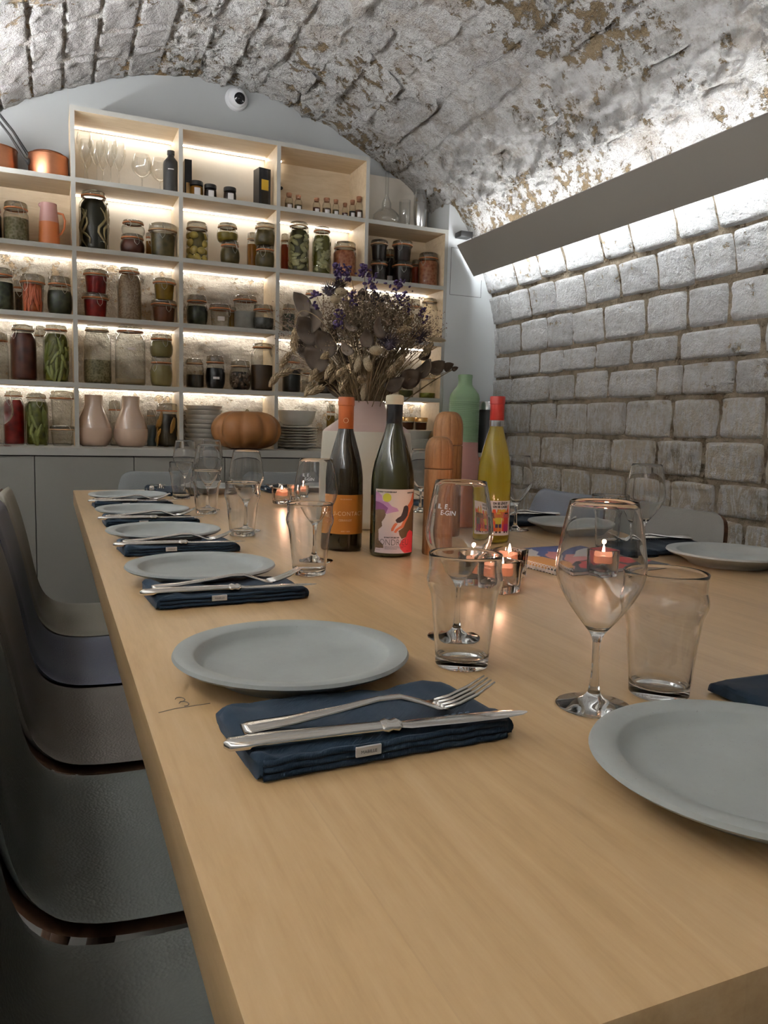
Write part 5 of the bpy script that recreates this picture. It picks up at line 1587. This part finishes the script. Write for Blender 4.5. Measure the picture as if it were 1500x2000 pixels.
# ------------------------------------------------------------------ spiral-bound book
bk = empty("spiral_book", (.780, 1.040, TT), R(6), "spiral-bound book with a bold painted cover beside the tea lights", "book")
part("pages", box(.004, .252, .0, .248, .0008, .0062), M['label_white'], bk, smooth=False)
NAVY, WH, PNK, RD, ORG, DK = (.035, .05, .16), (.50, .48, .47), (.48, .19, .19), (.38, .035, .035), (.45, .22, .06), (.025, .025, .03)
cov = [([(0, 1), (0, .55), (.30, .62), (.55, 1)], WH), ([(.12, 1), (.30, .85), (.62, .98), (.62, 1)], NAVY), ([(0, .62), (0, .22), (.16, .18), (.34, .38), (.30, .62), (.14, .68)], ORG),
       ([(.18, .20), (.40, .42), (.62, .40), (.72, .62), (.52, .80), (.34, .60), (.32, .36), (.12, .10)], PNK), ([(.30, .0), (.22, .16), (.44, .40), (.70, .30), (.80, .0)], RD),
       ([(.55, .62), (.72, .50), (1, .66), (1, .86), (.8, .82)], WH), ([(.74, .0), (.66, .34), (1, .50), (1, .0)], DK), ([(.80, .16), (.74, .30), (.92, .40), (1, .34), (1, .18)], RD)]
def cover(u, v):
    u2 = u + .03 * noise.noise(Vector((u * 6, v * 6, 0))); v2 = v + .03 * noise.noise(Vector((u * 6, v * 6, 5)))
    c = NAVY if v > .5 else DK
    for poly, col in cov:
        if inside(poly, u2, v2): c = col
    return c
printed("cover", 70, 70, lambda u, v: (.002 + .252 * u, -.001 + .250 * v, .0070), cover, bk)
part("back_cover", box(.002, .254, -.001, .249, .0002, .0010), M['ink'], bk, smooth=False)
for i in range(30):
    y = .008 + i * .0080
    part("binding_ring", tube([(.004 + .0062 * math.cos(a), y + .0016 * math.sin(a / 2), .0066 + .0062 * math.sin(a)) for a in [2 * math.pi * q / 12 for q in range(12)]], .0008, 5, closed=True), M['white'], bk, angle=180)

# ------------------------------------------------------------------ vase and dried bouquet
VX, VY = .712, 1.765
vt = empty("large_vase", (VX, VY, TT + .0003), 0, "large cream and dusty-pink bottle vase holding the dried bouquet", "vase")
part("lower_body", lathe([(0, 0), (.100, 0), (.107, .004), (.112, .020), (.113, .12), (.110, .200), (.108, .226), (.1065, .2295)], 56), M['vase_cream'], vt, angle=50)
part("upper_body", lathe([(.1065, .2295), (.103, .234), (.085, .247), (.062, .263), (.050, .276), (.0435, .290), (.0420, .302), (.039, .303), (.040, .290), (.048, .272), (.08, .245), (0, .20)], 56), M['vase_pink'], vt, angle=60)
VT = Vector((VX, VY, TT + .300))
dv = Vector((.374, .927, 0)); rv = Vector((.927, -.374, 0)); uz = Vector((0, 0, 1))
PXM = .001272
rb = random.Random(42)
def bp(px, py, w=0.0):
    """point of the bouquet: sideways and up from the vase mouth, w = depth away from the front"""
    k = 1 + w / 1.9
    return VT + rv * ((px - 719) * PXM * k) + uz * ((786 - py) * PXM * k) + dv * w
def stem_to(p, bend=.0, r0=.0011, r1=.0009, sx=None, n=9):
    base = VT + Vector((rb.uniform(-.026, .026), rb.uniform(-.026, .026), -.06))
    mid = base.lerp(p, .55) + Vector((0, 0, .05 + bend))
    pts = bez(base, mid, p, n)
    return tube(pts, [r0 + (r1 - r0) * i / (n - 1) for i in range(n)], 5)
def frame(d):
    d = d.normalized(); a = d.orthogonal().normalized(); b = d.cross(a)
    return Matrix((a, b, d)).transposed().to_4x4()
def thing(name, p, label, cat, group):
    t = empty(name, VT, 0, label, cat, group); return t
def rel(geo): return [Vector(v) - VT for v in geo[0]], geo[1]
# canary-grass heads: overlapping scales round a core
def scaly(L, r):
    gs = [blob(0, 0, 0, r * .75, r * .75, L * .92, 8, 6)]
    n = 46
    for i in range(n):
        f = (i + .5) / n; z = -L + 2 * L * f * .97
        rr = r * math.sin(math.pi * min(.97, .10 + f * .88)) ** .6
        a = i * 2.39996
        Mx = Matrix.Translation((math.cos(a) * rr * .86, math.sin(a) * rr * .86, z)) @ Matrix.Rotation(a, 4, 'Z') @ Matrix.Rotation(R(-22), 4, 'Y')
        gs.append(xf(blob(0, 0, 0, .0013, .0026, .0046, 5, 4), Mx))
    return join(*gs)
PH = [(559, 735, -.04, 0), (539, 749, -.02, 0), (560, 710, .03, 0), (638, 701, -.08, 0), (614, 740, -.07, 0), (607, 766, -.06, 0), (620, 768, -.09, 0), (644, 733, -.10, 0), (654, 738, -.09, 0), (666, 734, -.11, 0),
      (629, 735, -.05, 0), (671, 755, -.11, 0), (705, 745, -.11, 1), (781, 707, -.08, 1), (764, 726, -.10, 1), (787, 647, -.07, 1), (793, 632, -.04, 1), (832, 682, -.02, 1)]
PHL = ["hanging at the bouquet's left side, lower of two", "farthest left of all, hanging before the shelf divider", "on the left side, above the hanging pair", "left of centre, highest of the front group", "at the left end of the front group",
       "lowest left, left one of a hanging pair", "lowest left, right one of a hanging pair", "near the middle of the front group", "just right of the front group's middle", "at the right end of the front group", "second from the left in the front group",
       "hanging just above the orange capsule", "upright above the vase mouth", "on the right side, above the low dark leaves", "right of centre, nearest the wax-capped bottle", "on the right, lower of a yellowish pair", "on the right, upper of a yellowish pair", "far right, beside the long leafy branch"]
for i, (px, py, w, upw) in enumerate(PH):
    p = bp(px, py, w)
    out = (p - (VT + uz * .02)); out.z = 0
    d = (out.normalized() * .7 + uz * (-1.0 if not upw else .9)).normalized() if i % 3 else (out.normalized() * 1.0 + uz * (.1 if upw else -.5)).normalized()
    t = thing("canary_grass", p, "canary-grass head " + PHL[i], "dried flower", "canary-grass heads in the bouquet")
    L = rb.uniform(.016, .022)
    g = scaly(L, .0088)
    part("seed_head", rel(xf(g, Matrix.Translation(p) @ frame(d))), M['phalaris'], t, angle=180)
    part("stem", rel(stem_to(p - d * L, .03 if not upw else 0)), M['stem'], t, angle=180)
# one long stem bowing over to the left
t = thing("canary_grass", VT, "canary-grass head hanging from a long stem bowed over to the left", "dried flower", "canary-grass heads in the bouquet")
tip = bp(577, 658, -.10)
arc = bez(bp(694, 775, -.06), bp(655, 640, -.12), bp(604, 622, -.12), 14)[:-1] + bez(bp(604, 622, -.12), bp(583, 612, -.12), bp(577, 645, -.10), 9)
part("stem", rel(tube(arc, .0011, 5)), M['stem'], t, angle=180)
g = scaly(.029, .0098)
part("seed_head", rel(xf(g, Matrix.Translation(tip - uz * .022))), M['phalaris'], t, angle=180)
# bunny tails and cream buttons
for i, (px, py, w, rx, rz_, tl, lab) in enumerate([(734, 690, -.13, .0175, .012, 0, "round cream bunny-tail head at the bouquet's centre"), (699, 716, -.12, .0085, .021, .25, "long cream bunny tail leaning left, above the vase mouth"), (718, 716, -.13, .0105, .019, -.3, "cream bunny tail leaning right, above the vase mouth"),
        (664, 583, -.09, .014, .0105, .1, "cream button flower high on the left of the bouquet"), (654, 597, -.10, .0125, .010, 0, "cream button flower just below the highest one"), (849, 663, .0, .006, .022, -1.5, "pale bunny tail lying sideways on the bouquet's right"), (711, 768, -.10, .007, .022, .05, "pale bud standing in the vase mouth")]):
    p = bp(px, py, w)
    t = thing("bunny_tail", p, lab, "dried flower", "cream heads in the bouquet")
    Mx = Matrix.Translation(p) @ Matrix.Rotation(tl, 4, dv)
    hairs = [blob(0, 0, 0, rx * .88, rx * .88, rz_ * .88, 14, 9, .15, i)]
    for q in range(170):
        zz = 1 - 2 * (q + .5) / 170; an = q * 2.39996; cr = math.sqrt(1 - zz * zz)
        d = Vector((cr * math.cos(an) * rx, cr * math.sin(an) * rx, zz * rz_))
        hairs.append(tube([d * .8, d * rb.uniform(1.02, 1.16) + Vector((0, 0, .0012))], [.0007, .0002], 3, cap=False))
    part("flower_head", rel(xf(join(*hairs), Mx)), M['bunny'], t, angle=180)
    part("stem", rel(stem_to(p - uz * rz_ * .8)), M['stem'], t, angle=180)
# eucalyptus leaves, branch by branch
def leaf_geo(r, asp, p, nrm, upd, cup=.45):
    nrm = nrm.normalized(); a = upd - nrm * upd.dot(nrm); a.normalize(); b = nrm.cross(a)
    V = [p]; F = []
    rings_, seg = 3, 16
    for j in range(1, rings_ + 1):
        f = j / rings_
        for k_ in range(seg):
            an = 2 * math.pi * k_ / seg
            yy = math.cos(an) * r * f * (1.12 if abs(an - math.pi * 2) < .2 or an < .2 else 1); xx = math.sin(an) * r * asp * f * (1 - .12 * math.cos(an))
            h = cup * r * (f * f) * (.5 + .5 * math.cos(2 * an)) + .05 * r * math.sin(3 * an + r * 900) * f
            V.append(p + a * yy + b * xx + nrm * h)
    for k_ in range(seg): F.append((0, 1 + k_, 1 + (k_ + 1) % seg))
    for j in range(rings_ - 1):
        for k_ in range(seg):
            o_ = 1 + j * seg
            F.append((o_ + k_, o_ + (k_ + 1) % seg, o_ + seg + (k_ + 1) % seg, o_ + seg + k_))
    n0 = len(V)                                              # give the leaf its thickness
    V += [v - nrm * .0006 for v in V[:]]
    F += [tuple(reversed([i + n0 for i in f])) for f in F[:]]
    o_ = 1 + (rings_ - 1) * seg
    for k_ in range(seg): F.append((o_ + k_, o_ + (k_ + 1) % seg, o_ + (k_ + 1) % seg + n0, o_ + k_ + n0))
    return V, F
BR = [("dark leafy branch with large round leaves on the bouquet's left", [(593, 606, 24, -.05), (619, 634, 25, -.06), (604, 655, 29, -.04), (637, 678, 26, -.08), (621, 709, 26, -.06), (640, 745, 20, -.02), (600, 690, 22, .0), (650, 655, 20, -.02)], 'leaf_dark'),
      ("branch with two pale round leaves at the bouquet's front", [(735, 648, 19, -.13), (714, 669, 17, -.12), (683, 649, 13, -.11), (677, 690, 14, -.11)], 'leaf_light'),
      ("long leafy branch reaching out to the right above the green vase", [(770, 752, 20, -.03), (800, 738, 22, -.02), (826, 722, 22, .0), (828, 692, 15, .02), (848, 716, 18, .02), (870, 713, 12, .04), (884, 716, 7, .05), (836, 676, 8, .03)], 'leaf_dark'),
      ("dark branch with ragged leaves at the top of the bouquet", [(707, 588, 15, .0), (728, 594, 16, .02), (757, 598, 18, .03), (740, 620, 15, .03), (765, 625, 14, .05), (690, 612, 15, .04)], 'leaf_dark'),
      ("low dark branch at the back of the vase mouth", [(660, 765, 18, .03), (690, 755, 18, .05), (735, 752, 20, .06), (758, 760, 18, .02), (700, 715, 20, .05), (740, 715, 20, .05), (670, 700, 20, .06)], 'leaf_dark')]
for lab, leaves, m_ in BR:
    t = thing("eucalyptus_branch", VT, lab, "dried branch", "leafy branches in the bouquet")
    ctr = [bp(a, b, w) for a, b, r, w in leaves]
    for (a, b, r, w), p in zip(leaves, ctr):
        nrm = (-dv * 1.0 + Vector((rb.uniform(-.8, .8), rb.uniform(-.8, .8), rb.uniform(-.5, .8))))
        part("leaf", rel(leaf_geo(r * PXM, rb.uniform(.62, .90), p, nrm, (p - VT) + uz * .01)), M[m_], t, angle=180)
    far = max(ctr, key=lambda q: (q - VT).length)
    twig = stem_to(far, -.03, .0022, .001)
    part("twig", rel(join(twig, *[tube([q, q.lerp(VT + (q - VT) * .72, .8)], .0008, 4) for q in ctr])), M['stem'], t, angle=180)
# thistles
def spiky(p, r, n, ln, rad):
    gs = [blob(p.x, p.y, p.z, r * .55, r * .55, r * .6, 10, 7)]
    for i in range(n):
        z = 1 - 2 * (i + .5) / n; a = i * 2.39996
        d = Vector((math.sqrt(max(0, 1 - z * z)) * math.cos(a), math.sqrt(max(0, 1 - z * z)) * math.sin(a), z * .8 + .25))
        q = p + d * r * ln * rb.uniform(.8, 1.1)
        gs.append(tube([p + d * r * .3, q], [rad, rad * .25], 3, cap=False))
    return join(*gs)
for px, py, w, r, lab in [(642, 580, -.04, .020, "spiky thistle head high on the left of the bouquet"), (758, 677, -.10, .024, "dark thistle head right of the bouquet's centre"), (815, 661, -.02, .024, "feathery thistle head on the bouquet's right"), (735, 597, -.02, .019, "dark thistle head at the top of the bouquet"), (662, 571, -.03, .019, "closed brown seed head beside the highest thistle")]:
    p = bp(px, py, w)
    t = thing("thistle", p, lab, "dried flower", "thistles in the bouquet")
    part("flower_head", rel(spiky(p, r, 120, 1.25, .0011)), M['thistle' if 'closed' not in lab else 'leaf_dark'], t, angle=180)
    part("stem", rel(stem_to(p)), M['stem'], t, angle=180)
# purple larkspur spikes
for px, py, w, n, hh, lab in [(657, 549, -.03, 26, 38, "purple larkspur spike at the top left of the bouquet"), (677, 545, -.02, 18, 26, "short purple larkspur spike between the two tallest"), (706, 540, -.01, 28, 26, "tallest purple larkspur spike at the bouquet's top"), (722, 560, .0, 22, 36, "loose purple larkspur spike right of the tallest"),
        (615, 598, -.06, 26, 34, "purple larkspur spike over the dark round leaves on the left"), (773, 580, -.02, 46, 52, "broad purple larkspur cluster on the bouquet's upper right"), (788, 603, .0, 28, 40, "purple larkspur spike below the broad cluster"), (661, 633, -.10, 22, 34, "purple larkspur spike half buried in the brown florets"), (686, 594, -.06, 22, 30, "purple larkspur spike between the cream buttons and the leaves"), (820, 617, .02, 16, 30, "sparse dark larkspur spike on the far right")]:
    t = thing("larkspur", bp(px, py, w), lab, "dried flower", "purple larkspur in the bouquet")
    gs = []
    for i in range(n):
        f = rb.random()
        q = bp(px + rb.gauss(0, 5 if hh < 50 else 11), py + (f - .5) * hh, w + rb.gauss(0, .008))
        s_ = rb.uniform(.0035, .0065)
        gs.append(xf(blob(0, 0, 0, s_, s_ * .45, s_ * .9, 6, 4, .4, i), Matrix.Translation(q) @ Matrix.Rotation(rb.uniform(0, 3), 4, Vector((rb.random(), rb.random(), rb.random())))))
    part("petals", rel(join(*gs)), M['purple'], t, angle=180)
    part("stem", rel(stem_to(bp(px, py - hh * .4, w))), M['stem'], t, angle=180)
# fine brown filler and pinkish wisps: too many florets to count
def florets(name, spots, size, mat, label, stems, cat="dried flowers"):
    gs = []
    for p in spots:
        s_ = size * rb.uniform(.6, 1.3)
        u = Vector((rb.gauss(0, 1), rb.gauss(0, 1), rb.gauss(0, 1))).normalized(); a = u.orthogonal().normalized(); b = u.cross(a)
        V = [p + u * s_, p - u * s_, p + a * s_, p - a * s_, p + b * s_ * .8, p - b * s_ * .8]
        gs.append((V, [(0, 2, 4), (0, 4, 3), (0, 3, 5), (0, 5, 2), (1, 4, 2), (1, 3, 4), (1, 5, 3), (1, 2, 5)]))
    t = empty(name, VT, 0, label, cat); t["kind"] = "stuff"
    V, F = [], []
    for g in gs:
        n = len(V); V += g[0]; F += [tuple(i + n for i in f) for f in g[1]]
    o = part("florets", ([v - VT for v in V], F), mat, t, smooth=False); o["kind"] = "stuff"
    tw = []
    for p in stems:
        tw.append(tube(bez(VT + Vector((rb.uniform(-.03, .03), rb.uniform(-.03, .03), -.05)), VT.lerp(p, .5) + uz * .04, p, 6), [.0009, .0009, .0008, .0007, .0006, .0005], 4, cap=False))
    V, F = [], []
    for g in tw:
        n = len(V); V += g[0]; F += [tuple(i + n for i in f) for f in g[1]]
    o = part("twigs", ([v - VT for v in V], F), M['stem'], t, angle=180); o["kind"] = "stuff"
def cloud(cx_, cy_, sx, sy, n, w0, ws):
    g = lambda m, s_: m + s_ * max(-2.0, min(2.0, rb.gauss(0, 1)))
    return [bp(g(cx_, sx), g(cy_, sy), g(w0, ws)) for _ in range(n)]
sp = cloud(715, 622, 42, 22, 2600, -.02, .05) + cloud(680, 640, 26, 26, 1100, -.06, .03) + cloud(770, 640, 32, 26, 1300, -.03, .04) + cloud(720, 690, 40, 26, 700, .03, .04)
florets("dried_filler", sp, .0026, M['filler'], "mass of tiny brown florets filling the middle of the bouquet", [rb.choice(sp) for _ in range(110)])
sp = cloud(572, 640, 18, 22, 260, .02, .03) + cloud(585, 690, 20, 20, 260, .02, .03) + cloud(838, 640, 14, 16, 260, .03, .03) + cloud(800, 655, 18, 18, 300, .0, .03)
florets("dried_wisps", sp, .0017, M['wisp'], "fine pinkish wisps at the sides of the bouquet", [rb.choice(sp) for _ in range(120)])
